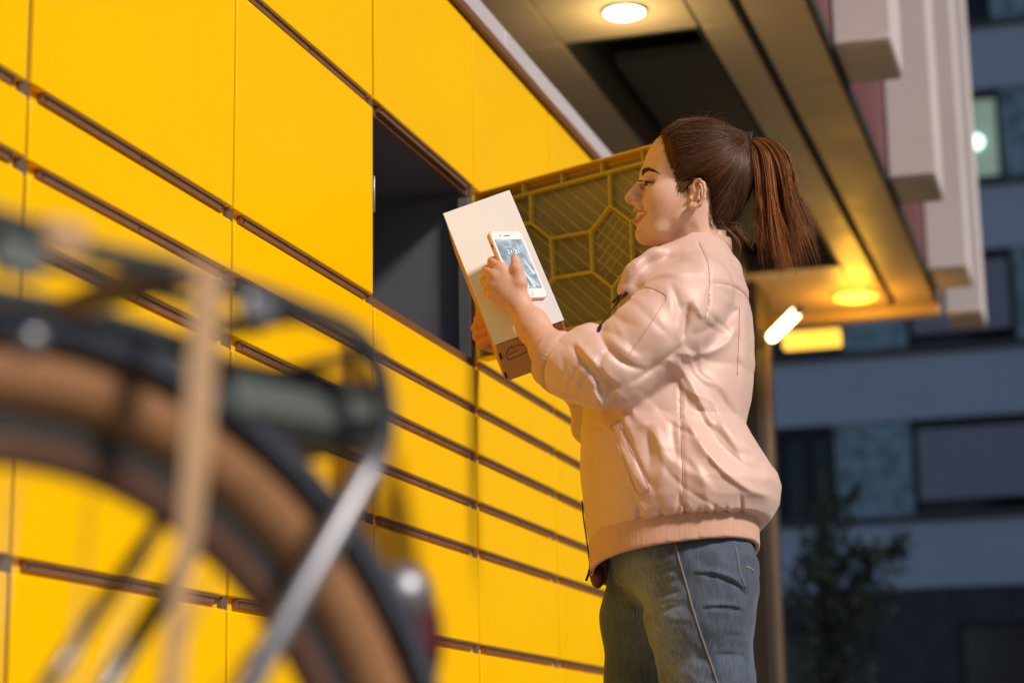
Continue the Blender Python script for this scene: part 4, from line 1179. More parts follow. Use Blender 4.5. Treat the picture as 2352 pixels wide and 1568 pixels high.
# ------------------------------------------------------------------ hair
hc = Field(hd.lo, hd.lo + (np.array(hd.n) - 0.5) * hd.h, hd.h)
hc.F = (SKULL - np.float32(0.0045)).astype(np.float32)
hc.ell(A(1592, 366), (0.0860, 0.0770, 0.0715), 0.02)
hc.ell(A(1642, 400), (0.060, 0.067, 0.066), 0.03)
hc.cone(A(1640, 350), A(1706, 332), 0.045, 0.018, 0.03)
hc.ell(A(1671, 412), (0.043, 0.055, 0.062), 0.02)
hc.ell(A(1646, 478), (0.036, 0.046, 0.046), 0.03)
hairline = [(575, 262), (602, 300), (622, 400), (650, 500), (690, 570), (722, 625), (745, 668), (780, 672), (815, 655), (868, 628), (930, 640), (975, 690), (1000, 780), (1010, 900), (1020, 1010), (1060, 1085), (1150, 1100), (1330, 1040), (1500, 700), (1480, 200), (1000, 40), (700, 60), (560, 200)]
# use the mirrored pixel for the far side so that both sides wear the same hairline
X, Y, Z = hc.grid((slice(None),) * 3)
f_ = D0 - np.abs(Y); z_ = f_ * FW2[1] + Z * FW2[2]
pxm = IMW / 2 + FPX * (X * CR2[0] + f_ * CR2[1] + Z * CR2[2]) / z_; pym = IMH / 2 - FPX * (X * CU2[0] + f_ * CU2[1] + Z * CU2[2]) / z_
HP = [cr1(*p) for p in hairline]
lut_x = np.arange(1480, 1780, 2.0); lut_y = np.arange(255, 560, 2.0)
LX, LY = np.meshgrid(lut_x, lut_y, indexing='ij')
lut = sd_poly(LX, LY, HP)
def lut_at(lutv, x0, y0, st, px, py):
    ix = np.clip((px - x0) / st, 0, lutv.shape[0] - 1.001); iy = np.clip((py - y0) / st, 0, lutv.shape[1] - 1.001)
    i = ix.astype(np.int32); j = iy.astype(np.int32); fx = ix - i; fy = iy - j
    return (lutv[i, j] * (1 - fx) * (1 - fy) + lutv[i + 1, j] * fx * (1 - fy) + lutv[i, j + 1] * (1 - fx) * fy + lutv[i + 1, j + 1] * fx * fy).astype(np.float32)
msk = lut_at(lut, 1480, 255, 2.0, pxm, pym) * PXM
edge = (0.0010 * np.sin(pxm * 0.21 + pym * 0.33)).astype(np.float32)
taper = np.clip(1.0 + (msk + edge) / 0.016, 0, 1)                      # 1 at the hairline, 0 well inside
hc.F = np.maximum(hc.F + (taper * taper * np.maximum(SKULL - hc.F, 0) * 1.12 + taper * taper * 0.0012).astype(np.float32), msk + edge - 0.001).astype(np.float32)
cv, cq = hc.mesh(1)
def hair_tint(n, warm=0.5, lo=0.6, hi=1.6):
    base = np.array((0.055, 0.026, 0.013)); w = np.array((0.21, 0.078, 0.026))
    m = np.clip(rng.normal(warm, 0.3, n), 0, 1)[:, None]
    return (base * (1 - m) + w * m) * rng.uniform(lo, hi, n)[:, None]
hair = obj_from('hair', cv, cq, M_hair, woman, True, np.tile(np.array((0.022, 0.011, 0.006)), (len(cv), 1)))
TIE = (1318, 312)
curves = []
front = [(588, 255), (606, 320), (622, 400), (650, 490), (690, 570), (716, 650), (745, 745), (790, 690), (850, 640), (905, 632), (965, 680), (1005, 790), (1020, 900), (1030, 1000), (1080, 1070), (1180, 1060), (1260, 1000)]
fl = np.array(smooth_path([np.array([*p, 0.0]) for p in front], 12))[:, :2]
topl = np.array(smooth_path([np.array([*p, 0.0]) for p in ((588, 255), (640, 205), (720, 145), (820, 108), (920, 104), (1020, 118), (1120, 160))], 12))[:, :2]
def strands2d(P0, bow, lift, stop, n=9, jit=6.0):
    """paths from image points P0 to the hair tie, laid on the hair surface"""
    P0 = np.asarray(P0, float); N = len(P0)
    P1 = np.array(TIE, float) + rng.normal(size=(N, 2)) * np.array([10, 20]); dv = P1 - P0
    nv = np.stack([-dv[:, 1], dv[:, 0]], 1) / (np.linalg.norm(dv, axis=1)[:, None] + 1e-6)
    w1 = rng.uniform(-jit, jit, N); w2 = rng.uniform(0, 6.28, N)
    S = np.linspace(0, 1, n)[None, :] * stop[:, None]
    C = P0[:, None] + dv[:, None] * S[..., None] + nv[:, None] * (bow[:, None] * np.sin(pi * S) + w1[:, None] * np.sin(2 * pi * S + w2[:, None]))[..., None]
    offs = lift[:, None] * (0.3 + np.sin(pi * np.minimum(S + 0.1, 1)))
    x, y = cr1(C[..., 0].ravel(), C[..., 1].ravel())
    Q = hc.hitv(x, y, offs.ravel()).reshape(N, n, 3)
    return [q[~np.isnan(q[:, 0])] for q in Q if (~np.isnan(q[:, 0])).sum() >= 3]
N = 2600
pick = rng.random(N) < 0.72
P = np.where(pick[:, None], fl[(rng.random(N) * (len(fl) - 1)).astype(int)], topl[(rng.random(N) * (len(topl) - 1)).astype(int)])
dv = np.array(TIE) - P; adv = rng.random(N) ** 1.6 * 0.75
bow = np.where(P[:, 1] < 640, -60.0, np.where(P[:, 1] < 800, 25.0, 40.0))
P = P + dv * adv[:, None] + np.stack([-dv[:, 1], dv[:, 0]], 1) / np.linalg.norm(dv, axis=1)[:, None] * (bow * np.sin(pi * adv))[:, None]
curves = strands2d(P + rng.normal(size=(N, 2)) * 7, bow * (1 - adv) * rng.uniform(0.5, 1.2, N), rng.uniform(0.0004, 0.0022, N), np.ones(N))
N = 500
curves += strands2d(np.stack([rng.uniform(640, 950, N), rng.uniform(430, 640, N)], 1), rng.uniform(-20, 20, N), rng.uniform(0.0006, 0.0022, N), rng.uniform(0.5, 1.0, N))
# strands over the crown
tie3 = A1(*TIE, 0.0); N = 700
t0_ = rng.uniform(-0.060, 0.060, N)
xr = 585 + 30 * rng.random(N) + 480 * rng.random(N) ** 2 * (rng.random(N) < 0.5)
yr = np.interp(xr, [585, 640, 720, 820, 920, 1020, 1120], [258, 206, 146, 108, 104, 118, 160])
root = np.stack([A1(a_, b_, 0.0) for a_, b_ in zip(xr, yr)]) + np.stack([np.abs(t0_) * 0.15, t0_, -np.abs(t0_) ** 2 * 6], 1)
tgt = tie3 + rng.normal(size=(N, 3)) * np.array([0.003, 0.008, 0.008])
K = np.linspace(0, 1, 10)
Q = root[:, None] * (1 - K)[None, :, None] + tgt[:, None] * K[None, :, None]
Q[..., 2] += 0.030 * np.sin(pi * K)[None]; Q[..., 1] += t0_[:, None] * 0.25 * np.sin(pi * K)[None]
Qf = Q.reshape(-1, 3); of_ = np.repeat(rng.uniform(0.0003, 0.0020, N), 10)
for _ in range(6): Qf = Qf - ((hc.atv(Qf) - of_) * 0.9)[:, None] * hc.gradv(Qf, 0.002)
ok = np.abs(hc.atv(Qf) - of_) < 0.0015
Q = Qf.reshape(N, 10, 3); ok = ok.reshape(N, 10)
crown = [q[o] for q, o in zip(Q, ok) if o.sum() >= 6]
curves += [c for c in crown if np.abs(np.diff(c, axis=0)).max() < 0.045]
allc = curves + [c * np.array([1, -1, 1]) for c in curves]
strands_obj('hair_strands', allc, rng.uniform(0.00025, 0.0007, len(allc)), M_hair, hair, tint=hair_tint(len(allc), 0.38, 0.25, 1.35))
# short fine hairs feathering the hairline
N = 900
P = fl[(rng.random(N) * (len(fl) * 0.62)).astype(int)] + rng.normal(size=(N, 2)) * np.array([9, 6]) + np.array([-9, 0])
dv = np.array(TIE) - P; dv = dv / np.linalg.norm(dv, axis=1)[:, None] + np.array([0.2, -0.15]) * rng.uniform(-1, 1, (N, 1)); L = rng.uniform(40, 120, N)
K = np.array([0, 0.33, 0.66, 1.0]); Q2 = P[:, None] + dv[:, None] * (L[:, None] * K[None])[..., None]
x, y = cr1(Q2[..., 0].ravel(), Q2[..., 1].ravel())
h1_ = hd.hitv(x, y, np.tile(0.0004 + 0.0018 * K, N)); h2_ = hc.hitv(x, y, 0.0005)
use2 = ~np.isnan(h2_[:, 0]) & ~(h1_[:, 1] > h2_[:, 1])
hq_ = np.where(use2[:, None], h2_, h1_).reshape(N, 4, 3)
baby = [q for q in hq_ if not np.isnan(q).any()]
baby += [c * np.array([1, -1, 1]) for c in baby]
strands_obj('hairline_hairs', baby, rng.uniform(0.00016, 0.00034, len(baby)), M_hair, hair, tint=hair_tint(len(baby), 0.35, 0.8, 1.7))
# loose flyaways
fly = []
for i in range(230):
    a = random.uniform(0, 1)
    base = topl[int(a * (len(topl) - 1))] if random.random() < 0.6 else fl[int(random.random() * 70)]
    p = hc.hit(*cr1(*(base + np.array([6, 12]))), off=0.0005)
    if p is None: continue
    t_ = random.uniform(-0.02, 0.05)
    d = np.array([random.uniform(-0.5, 0.9), random.uniform(-0.4, 0.4), random.uniform(0.05, 0.6)]); L = random.uniform(0.008, 0.038)
    fly.append(np.array([p, p + d * L * 0.4, p + d * L * 0.8 + np.array([0.3, 0, -0.1]) * L * 0.4, p + d * L + np.array([0.6, 0, -0.3]) * L * 0.5]))
# sideburn wisps and nape wisps
for i in range(130):
    x0 = random.uniform(715, 800); y0 = random.uniform(600, 680); cv_ = random.uniform(-7, 5); p = [hd.hit(*cr1(x0 + cv_ * k + 2, y0 + 24 * k + random.uniform(-3, 3)), off=0.0006) for k in range(random.randint(3, 6))]
    if all(q_ is not None for q_ in p): fly.append(np.array(p))
for i in range(120):
    a = random.random(); x0 = 985 + 60 * random.random(); y0 = 700 + 330 * a
    p = [hd.hit(*cr1(x0 - 3 * k * random.random() + 8 * k, y0 + 22 * k), off=0.0010) for k in range(random.randint(3, 6))]
    if all(q_ is not None for q_ in p): fly.append(np.array(p))
fly_o = strands_obj('flyaway_hairs', fly, rng.uniform(0.00018, 0.00034, len(fly)), M_hair, hair, tint=hair_tint(len(fly), 0.5, 0.8, 1.8)); fly_o['kind'] = 'stuff'
# hair tie
tc_ = A1(*TIE, 0.0)
tie = PB()
for dx in (-0.004, 0.001, 0.006):
    ringp = [tc_ + np.array([dx + 0.004 * sin(a), 0.0155 * cos(a), 0.0175 * sin(a)]) for a in np.linspace(0, 2 * pi, 24, endpoint=False)]
    tie.tube(ringp, 0.0036, 8, closed=True)
tie.build('hair_tie', mat('black_band', (0.012, 0.012, 0.014), 0.7, var=0.2, vscale=200), hair)
# ponytail
gL = [(1325, 325), (1352, 330), (1382, 420), (1398, 560), (1406, 720), (1408, 880), (1395, 1010), (1375, 1130), (1390, 1330)]
gM = [(1325, 312), (1390, 290), (1470, 360), (1510, 520), (1530, 720), (1560, 930), (1600, 1130), (1640, 1320), (1670, 1500)]
gR = [(1325, 300), (1420, 262), (1560, 290), (1690, 400), (1750, 540), (1768, 740), (1830, 930), (1900, 1160), (1960, 1420)]
def guide(s):
    a, b, w = (gL, gM, s * 2) if s < 0.5 else (gM, gR, s * 2 - 1)
    return np.array(a) * (1 - w) + np.array(b) * w
curves = []; rads = []; tt0 = []
NLOCK = 90
for li in range(NLOCK):
    sc0 = random.random(); lat0 = random.uniform(-1, 1); lat0 = np.sign(lat0) * abs(lat0) ** 0.7
    amp = random.uniform(8, 36); f1 = random.uniform(2.0, 4.5); p1 = random.uniform(0, 6.28)
    ln0 = random.uniform(0.80, 1.0) if random.random() < 0.7 else random.uniform(0.6, 0.9)
    fray0 = np.array([random.gauss(14, 70), random.gauss(10, 45)]); ft0 = random.gauss(0, 0.010); warm = np.clip(random.gauss(0.72, 0.22), 0, 1); br = random.uniform(0.55, 1.7)
    for k in range(random.randint(18, 30)):
        s_ = float(np.clip(sc0 + random.gauss(0, 0.045), 0, 1)); g = guide(s_); lat = lat0 + random.gauss(0, 0.14)
        path = smooth_path([np.array([*p, 0.0]) for p in g], 3); m = int(len(path) * min(1.0, ln0 * random.uniform(0.9, 1.06)))
        dx, dy = random.gauss(0, 9), random.gauss(0, 16); a2, p2 = random.uniform(0, 7), random.uniform(0, 6.28)
        pts = []
        for j in range(m):
            v = j / (len(path) - 1); w = 0.009 + 0.024 * min(1, v * 2.2); e2 = max(0, v - 0.5)
            x = path[j][0] + amp * v * sin(f1 * v * 2.6 + p1) + a2 * v * sin(7 * v + p2) + (fray0[0] + dx * 2) * e2 ** 1.5 * 2.6
            y = path[j][1] + (fray0[1] + dy) * e2 * 2
            pts.append(A1(x, y, lat * w + ft0 * v * v + random.gauss(0, 0.0003)))
        curves.append(np.array(pts)); rads.append(random.uniform(0.00026, 0.00062)); tt0.append((warm, br))
tt_ = np.array([((1 - w_) * np.array((0.060, 0.026, 0.012)) + w_ * np.array((0.40, 0.135, 0.035))) * b_ * random.uniform(0.45, 1.25) for w_, b_ in tt0])
pt = strands_obj('ponytail', curves, rads, M_hair, hair, tint=tt_)
wisp = []
for i in range(45):
    s = random.random()
    a = np.array([1050 + 200 * s, 1010 + 70 * random.random()]); L = random.uniform(0.5, 1.1)
    e_ = a + np.array([random.uniform(90, 230), random.uniform(90, 330)]) * L; m_ = (a + e_) / 2 + np.array([random.uniform(-10, 70), random.uniform(-60, 10)])
    t_ = random.uniform(-0.02, 0.05)
    wisp.append(np.array([A1(p[0], p[1], t_) for p in smooth_path([np.array([*a, 0]), np.array([*m_, 0]), np.array([*e_, 0])], 5)]))
for i in range(160):
    s = random.random(); g = guide(random.choice((0.0, 1.0, 0.97, 0.03, random.random())))
    j = random.randint(4, 6); a = g[j]; d = np.array([random.uniform(-70, 110), random.uniform(80, 260)])
    t_ = random.uniform(-0.03, 0.035); c_ = random.uniform(-60, 60)
    wisp.append(np.array([A1(p[0], p[1], t_) for p in smooth_path([np.array([*a, 0]), np.array([*(a + d * 0.5 + np.array([c_, 0])), 0]), np.array([*(a + d), 0])], 5)]))
strands_obj('wisps', wisp, rng.uniform(0.0002, 0.0004, len(wisp)), M_hair, hair, tint=hair_tint(len(wisp), 0.8, 0.8, 2.2))
# ------------------------------------------------------------------ jacket
M_satin = mat('pink_satin', (0.69, 0.465, 0.405), 0.48, var=0.02, vscale=6, rvar=0.04, metal=0.06, sheen=0.2, spec=0.27, bump=0.10, bscale=34)
M_rib = mat('pink_rib_knit', (0.60, 0.35, 0.26), 0.85, var=0.10, vscale=1.0, sheen=0.3, bump=0.3, bscale=1.0, stretch=(420, 420, 10))
M_cuff = mat('pink_cuff_knit', (0.62, 0.37, 0.28), 0.85, var=0.06, vscale=120, sheen=0.3)
M_thread = mat('seam_thread', (0.58, 0.36, 0.30), 0.7, var=0.1)
M_zip = mat('gunmetal_zip', (0.045, 0.04, 0.045), 0.3, metal=0.8, var=0.2, vscale=300)
LOFT = [  # py, front px, back px, half width (m)
    (548, 1560, 1640, 0.045), (566, 1520, 1666, 0.062), (590, 1488, 1681, 0.085), (625, 1454, 1699, 0.116), (665, 1432, 1712, 0.138), (734, 1406, 1724, 0.152), (800, 1376, 1729, 0.158), (850, 1356, 1733, 0.164),
    (930, 1339, 1724, 0.172), (985, 1335, 1711, 0.180), (1016, 1334, 1726, 0.194), (1070, 1332, 1762, 0.206), (1101, 1334, 1782, 0.210), (1130, 1337, 1791, 0.212), (1170, 1342, 1785, 0.208), (1200, 1346, 1768, 0.200), (1224, 1350, 1745, 0.188), (1262, 1356, 1739, 0.180), (1330, 1362, 1738, 0.178)]
lu = np.array([A(1550, p[0])[2] for p in LOFT]); lf_ = np.array([A(p[1], p[0])[0] for p in LOFT]); lb_ = np.array([A(p[2], p[0])[0] for p in LOFT]); lw = np.array([p[3] for p in LOFT])
def loft_d(X, Y, Z, grow=0.0, ex=2.3):
    z = Z.ravel()
    fr = np.interp(z, lu[::-1], lf_[::-1]); bk = np.interp(z, lu[::-1], lb_[::-1]); w = np.interp(z, lu[::-1], lw[::-1]) + grow
    c = ((fr + bk) / 2).astype(np.float32)[None, None, :]; a = ((bk - fr) / 2 + grow).astype(np.float32)[None, None, :]; w = w.astype(np.float32)[None, None, :]
    k = (np.abs((X - c) / a) ** ex + np.abs(Y / w) ** ex) ** (1 / ex)
    return (k - 1) * np.minimum(a, w)
def hem_shift(X):
    """the hem hangs lower in front: vertical shift (m) by position front to back"""
    return X
jl = A(1225, 1335, 0); jh = A(1800, 535, 0)
JF = Field((jl[0] - 0.01, -0.285, jl[2] - 0.01), (jh[0] + 0.012, 0.280, jh[2] + 0.01), 0.0026)
X, Y, Z = JF.grid((slice(None),) * 3)
# hem line: plane falling towards the front
h0 = A(1350, 1256, 0); h1 = A(1743, 1216, 0)
slope = (h1[2] - h0[2]) / (h1[0] - h0[0])
Zs = Z - (slope * (X - (h0[0] + h1[0]) / 2)) - 0.10 * Y
body_d = loft_d(X, Y, Z)
hem_z = (h0[2] + h1[2]) / 2
tor = np.maximum(body_d, (hem_z - Zs))                         # torso stops at the hem line
tor = np.maximum(tor, Z - A(1600, 552)[2])
JF.F = np.minimum(tor, 0.05).astype(np.float32)
# puff over the hem
# shoulders and sleeves
SH = A(1594, 674, 0.128)
for sg in (1, -1):
    m = lambda p: np.array([p[0], p[1] * sg, p[2]])
    JF.ell(m(A(1602, 657, 0.088)), (0.066, 0.070, 0.048), 0.02)
    if sg > 0:
        JF.chain([SH, A(1552, 722, 0.165), A(1482, 782, 0.188), A(1412, 848, 0.192)], [0.069, 0.066, 0.062, 0.058], 0.008, kin=0.03)
        JF.chain([A(1420, 848, 0.192), A(1370, 850, 0.186), A(1320, 842, 0.170), A(1292, 836, 0.162)], [0.057, 0.058, 0.053, 0.049], 0.014, kin=0.02)
        JF.cone(A(1392, 905, 0.205), A(1375, 860, 0.20), 0.020, 0.045, 0.025)
        JF.cone(A(1352, 775, 0.190), A(1340, 800, 0.185), 0.022, 0.03, 0.02)
    else:
        JF.chain([m(SH), m(A(1540, 730, 0.185)), m(A(1470, 810, 0.200)), m(A(1400, 880, 0.19))], [0.076, 0.064, 0.056, 0.050], 0.02, kin=0.03)
        JF.chain([m(A(1400, 876, 0.19)), A(1350, 866, -0.175), A(1300, 858, -0.155)], [0.050, 0.046, 0.044], 0.014, kin=0.02)
def cut_end(p0, p1, rad):
    p0 = np.asarray(p0); ax = np.asarray(p1) - p0; ax = ax / np.linalg.norm(ax)
    def fn(X, Y, Z):
        q = (X - p0[0]) * ax[0] + (Y - p0[1]) * ax[1] + (Z - p0[2]) * ax[2]
        rr = np.sqrt(np.maximum((X - p0[0]) ** 2 + (Y - p0[1]) ** 2 + (Z - p0[2]) ** 2 - q * q, 0))
        return np.maximum(-q, rr - rad)
    JF.put(fn, p0 - 0.10, p0 + 0.10, 0.006, 'sub')
cut_end(A(1290, 832, 0.162), A(1256, 818, 0.149), 0.085)
cut_end(A(1298, 857, -0.155), A(1262, 842, -0.146), 0.08)
# lapel roll at the chest front and standing collar area
JF.chain([A(1565, 582, 0.055), A(1508, 600, 0.085), A(1466, 630, 0.090), A(1444, 662, 0.085)], [0.014, 0.019, 0.021, 0.020], 0.016)
# neck opening
JF.chain([A(1604, 470), A(1606, 580)], [0.048, 0.050], 0.006, 'sub')
JF.ell(A(1545, 560), (0.05, 0.055, 0.018), 0.01, 'sub')
# folds: height map painted in image space, pushed along the surface of the near side
FX, FY = np.meshgrid(np.arange(1220, 1812, 2.0), np.arange(530, 1340, 2.0), indexing='ij')
HM = np.zeros(FX.shape, np.float32)
def fold(pts, sig, amp, tr=cr3, side=None):
    p = [tr(*q) for q in pts]
    p = [tuple(v[:2]) for v in smooth_path([np.array([*q, 0.0]) for q in p], 6)] if len(p) > 2 else p
    best = np.full(FX.shape, 1e9, np.float32); par = np.zeros(FX.shape, np.float32)
    seg = [hypot(b[0] - a[0], b[1] - a[1]) for a, b in zip(p[:-1], p[1:])]; tot = sum(seg); acc = 0.0
    for (a, b), l in zip(zip(p[:-1], p[1:]), seg):
        ex, ey = b[0] - a[0], b[1] - a[1]
        h = np.clip(((FX - a[0]) * ex + (FY - a[1]) * ey) / (l * l + 1e-9), 0, 1)
        dd = (FX - a[0] - ex * h) ** 2 + (FY - a[1] - ey * h) ** 2
        m_ = dd < best; best = np.where(m_, dd, best); par = np.where(m_, (acc + h * l) / tot, par); acc += l
    if side == 'end': tp = np.clip(par, 0, 1) ** 0.8
    else: tp = np.sin(np.pi * np.clip(par, 0.0, 1.0)) ** 0.65
    HM[:] += (amp * 0.68 * tp * np.exp(-(np.sqrt(best) / (sig * 1.15 * (0.45 + 0.55 * tp) + 1e-6)) ** 1.35)).astype(np.float32)
idt = lambda x, y: (x, y)
fold([(790, 440), (870, 300), (1010, 215), (1210, 185)], 13, -0.015)
fold([(740, 400), (850, 225), (990, 130), (1180, 110)], 14, 0.007)
fold([(830, 430), (1000, 335), (1180, 320), (1400, 322)], 9, 0.008)
fold([(900, 400), (1050, 370), (1200, 390)], 8, -0.003)
fold([(1095, 390), (1140, 500), (1180, 640), (1185, 760)], 8, -0.007)
fold([(1060, 430), (1100, 560), (1130, 700)], 9, 0.004)
fold([(1250, 560), (1225, 660), (1195, 860)], 7, -0.014)
fold([(1190, 600), (1180, 720), (1160, 860)], 7, 0.006)
fold([(1280, 540), (1330, 620), (1370, 700)], 9, 0.008)
fold([(1390, 450), (1400, 560), (1385, 680)], 6, -0.006)
fold([(1190, 900), (1100, 985), (900, 1130), (770, 1225)], 8, -0.012)
fold([(1260, 830), (1420, 770), (1580, 690)], 13, -0.008)
fold([(1140, 965), (1280, 985), (1430, 960), (1560, 880), (1655, 740)], 11, 0.011)
fold([(1560, 690), (1610, 640), (1650, 600)], 9, -0.008)
fold([(1470, 560), (1490, 700), (1450, 830)], 12, 0.004)
fold([(1140, 1010), (1230, 1160), (1330, 1330), (1440, 1560)], 12, 0.012)
fold([(930, 190), (1050, 400), (1200, 600), (1400, 760), (1600, 820)], 12, 0.013, cr4)
fold([(1050, 180), (1190, 420), (1380, 590), (1560, 680)], 15, -0.013, cr4)
fold([(1190, 160), (1290, 340), (1420, 450), (1530, 570)], 11, 0.010, cr4)
fold([(1100, 520), (1250, 680), (1420, 800)], 9, -0.007, cr4)
fold([(980, 520), (1100, 700), (1180, 800)], 10, 0.005, cr4)
fold([(740, 280), (760, 420), (800, 600), (760, 760)], 14, 0.006, cr4)
fold([(680, 300), (700, 480), (690, 640)], 12, -0.006, cr4)
fold([(860, 260), (880, 420), (910, 560)], 9, -0.005, cr4)
fold([(520, 800), (590, 930), (740, 1060), (900, 1110)], 7, -0.010)
fold([(560, 760), (650, 880), (780, 980), (920, 1020)], 10, 0.005)
fold([(600, 640), (720, 720), (860, 760)], 10, -0.003)
fold([(640, 700), (700, 800), (760, 930)], 8, 0.003)
fold([(290, 890), (390, 1030), (500, 1180), (560, 1390)], 6, -0.011)
fold([(560, 1395), (600, 1300), (650, 1250), (690, 1235)], 6, -0.009)
fold([(540, 1390), (480, 1280), (500, 1180)], 7, 0.008)
fold([(330, 870), (440, 1000), (560, 1130), (690, 1230)], 8, 0.008)
fold([(590, 940), (520, 1080), (600, 1200), (690, 1240)], 6, -0.010)
fold([(210, 960), (240, 1130), (190, 1300)], 7, -0.003)
fold([(385, 1020), (310, 1160), (262, 1330)], 5, -0.005)
fold([(450, 1120), (380, 1240), (350, 1360)], 5, -0.004)
fold([(1660, 560), (1655, 800), (1640, 1100), (1660, 1400)], 4, -0.003)
fold([(1740, 560), (1750, 800), (1745, 1100), (1740, 1350)], 4, -0.003)
fold([(1700, 560), (1705, 900), (1690, 1300)], 6, 0.003)
fold([(1480, 1270), (1560, 1400), (1640, 1480)], 8, -0.007)
hemp = [(355, 1180), (450, 1140), (560, 1100), (660, 1070), (760, 1042), (860, 1020), (950, 1000), (1050, 995), (1150, 995), (1250, 1005), (1350, 1025), (1420, 1052), (1490, 1085)]
gr = np.random.default_rng(21); u = 0.0
while u < 0.99:
    i0 = min(int(u * 12), 11); f0_ = u * 12 - i0; hx_ = hemp[i0][0] * (1 - f0_) + hemp[i0 + 1][0] * f0_; hy_ = hemp[i0][1] * (1 - f0_) + hemp[i0 + 1][1] * f0_
    L_ = gr.uniform(50, 220) * (1.25 if gr.random() < 0.3 else 0.7); ln_ = gr.uniform(-0.45, 0.1) * L_
    fold([(hx_ + ln_, hy_ - L_), (hx_ + ln_ * 0.4, hy_ - L_ * 0.45), (hx_, hy_ + 8)], gr.uniform(3.5, 7.0), -gr.uniform(0.007, 0.016), cr4, 'end')
    fold([(hx_ + ln_ + 26, hy_ - L_ * 0.9), (hx_ + 24, hy_ + 4)], gr.uniform(4, 8), gr.uniform(0.003, 0.008), cr4, 'end')
    u += gr.uniform(0.025, 0.075)
# pocket welt
pk = [cr4(*p) for p in ((470, 268), (412, 310), (618, 808), (700, 772))]
HM += np.where(sd_poly(FX, FY, pk) < 0, 0.0014, 0).astype(np.float32)
fold([(478, 262), (545, 415), (626, 606), (706, 764)], 3.2, -0.0055, cr4)
for pts_, tr_ in (([(1330, 75), (1395, 220), (1416, 380), (1402, 550), (1378, 690)], cr3), ([(1418, 398), (1560, 410), (1680, 470), (1752, 570)], cr3), ([(922, 10), (926, 200), (936, 500), (948, 760), (962, 965)], cr4)):
    d_ = polyline_dist(FX, FY, [tuple(v[:2]) for v in smooth_path([np.array([*tr_(*q), 0.0]) for q in pts_], 6)])
    HM += (-0.0018 * np.exp(-(d_ / 2.6) ** 2) + 0.0005 * np.exp(-((d_ - 8) / 5.0) ** 2)).astype(np.float32)
# soft small crumple
def noise2(scale, seed):
    r = np.random.default_rng(seed); n = int(900 / scale) + 4
    g = r.normal(size=(n, n)).astype(np.float32)
    return lut_at(g, 1220, 530, scale, FX, FY)
def ridged(sx, sy, ang, seed, p=3.0):
    r = np.random.default_rng(seed); g = r.normal(size=(80, 80)).astype(np.float32)
    ca, sa = cos(ang), sin(ang); U = (FX - 1500) * ca + (FY - 930) * sa + 22 * noise2(70, seed + 9); V_ = -(FX - 1500) * sa + (FY - 930) * ca + 22 * noise2(80, seed + 5)
    n_ = lut_at(g, -40, -40, 1.0, U / sx, V_ / sy)
    return np.clip(1 - np.abs(n_) / 1.1, 0, 1) ** p
HM += 0.0012 * noise2(70, 1) + 0.0022 * ridged(170, 52, 0.95, 3, 2.0) - 0.0020 * ridged(150, 44, 0.6, 6, 2.5)
# puckers along the seams
gq = np.random.default_rng(9)
for pts_, tr_ in (([(1330, 75), (1395, 220), (1416, 380), (1402, 550), (1378, 690)], cr3), ([(1418, 398), (1560, 410), (1680, 470), (1752, 570)], cr3), ([(922, 10), (926, 200), (936, 500), (948, 760), (962, 965)], cr4), ([(1050, 560), (920, 760), (800, 930), (750, 1000)], cr3), ([(870, 428), (960, 450), (1060, 500)], cr3), ([(412, 310), (520, 590), (618, 808)], cr4)):
    pp = smooth_path([np.array([*tr_(*q), 0.0]) for q in pts_], 10)
    for i in range(1, len(pp) - 1):
        if gq.random() < 0.45:
            tg = (pp[i + 1] - pp[i - 1])[:2]; tg = tg / (np.linalg.norm(tg) + 1e-6); nn_ = np.array([-tg[1], tg[0]]) + tg * gq.uniform(-0.5, 0.5)
            L_ = gq.uniform(6, 20); sd_ = gq.choice((-1, 1))
            a_ = pp[i][:2] + nn_ * 1.0 * sd_; b_ = pp[i][:2] + nn_ * L_ * sd_
            fold([tuple(b_), tuple((a_ + b_) / 2), tuple(a_)], gq.uniform(1.8, 3.2), -gq.uniform(0.0006, 0.0018), idt, 'end')
JX, JY = JF.pixels()
hv_ = lut_at(HM, 1220, 530, 2.0, JX, JY)
near = np.clip((Y + 0.05) / 0.10, 0, 1).astype(np.float32)
side = np.clip((-Y + 0.0) / 0.10, 0, 1).astype(np.float32)
JF.F = JF.F - hv_ * near
far_n = (0.006 * np.sin(X * 55 + Z * 30) * np.sin(Z * 40 - X * 13)).astype(np.float32)
JF.F = JF.F - far_n * side
# hollow the hem end and the sleeve openings a little so that edges turn in
jv, jq = JF.mesh(2)
jacket = obj_from('jacket', jv, jq, M_satin, woman)

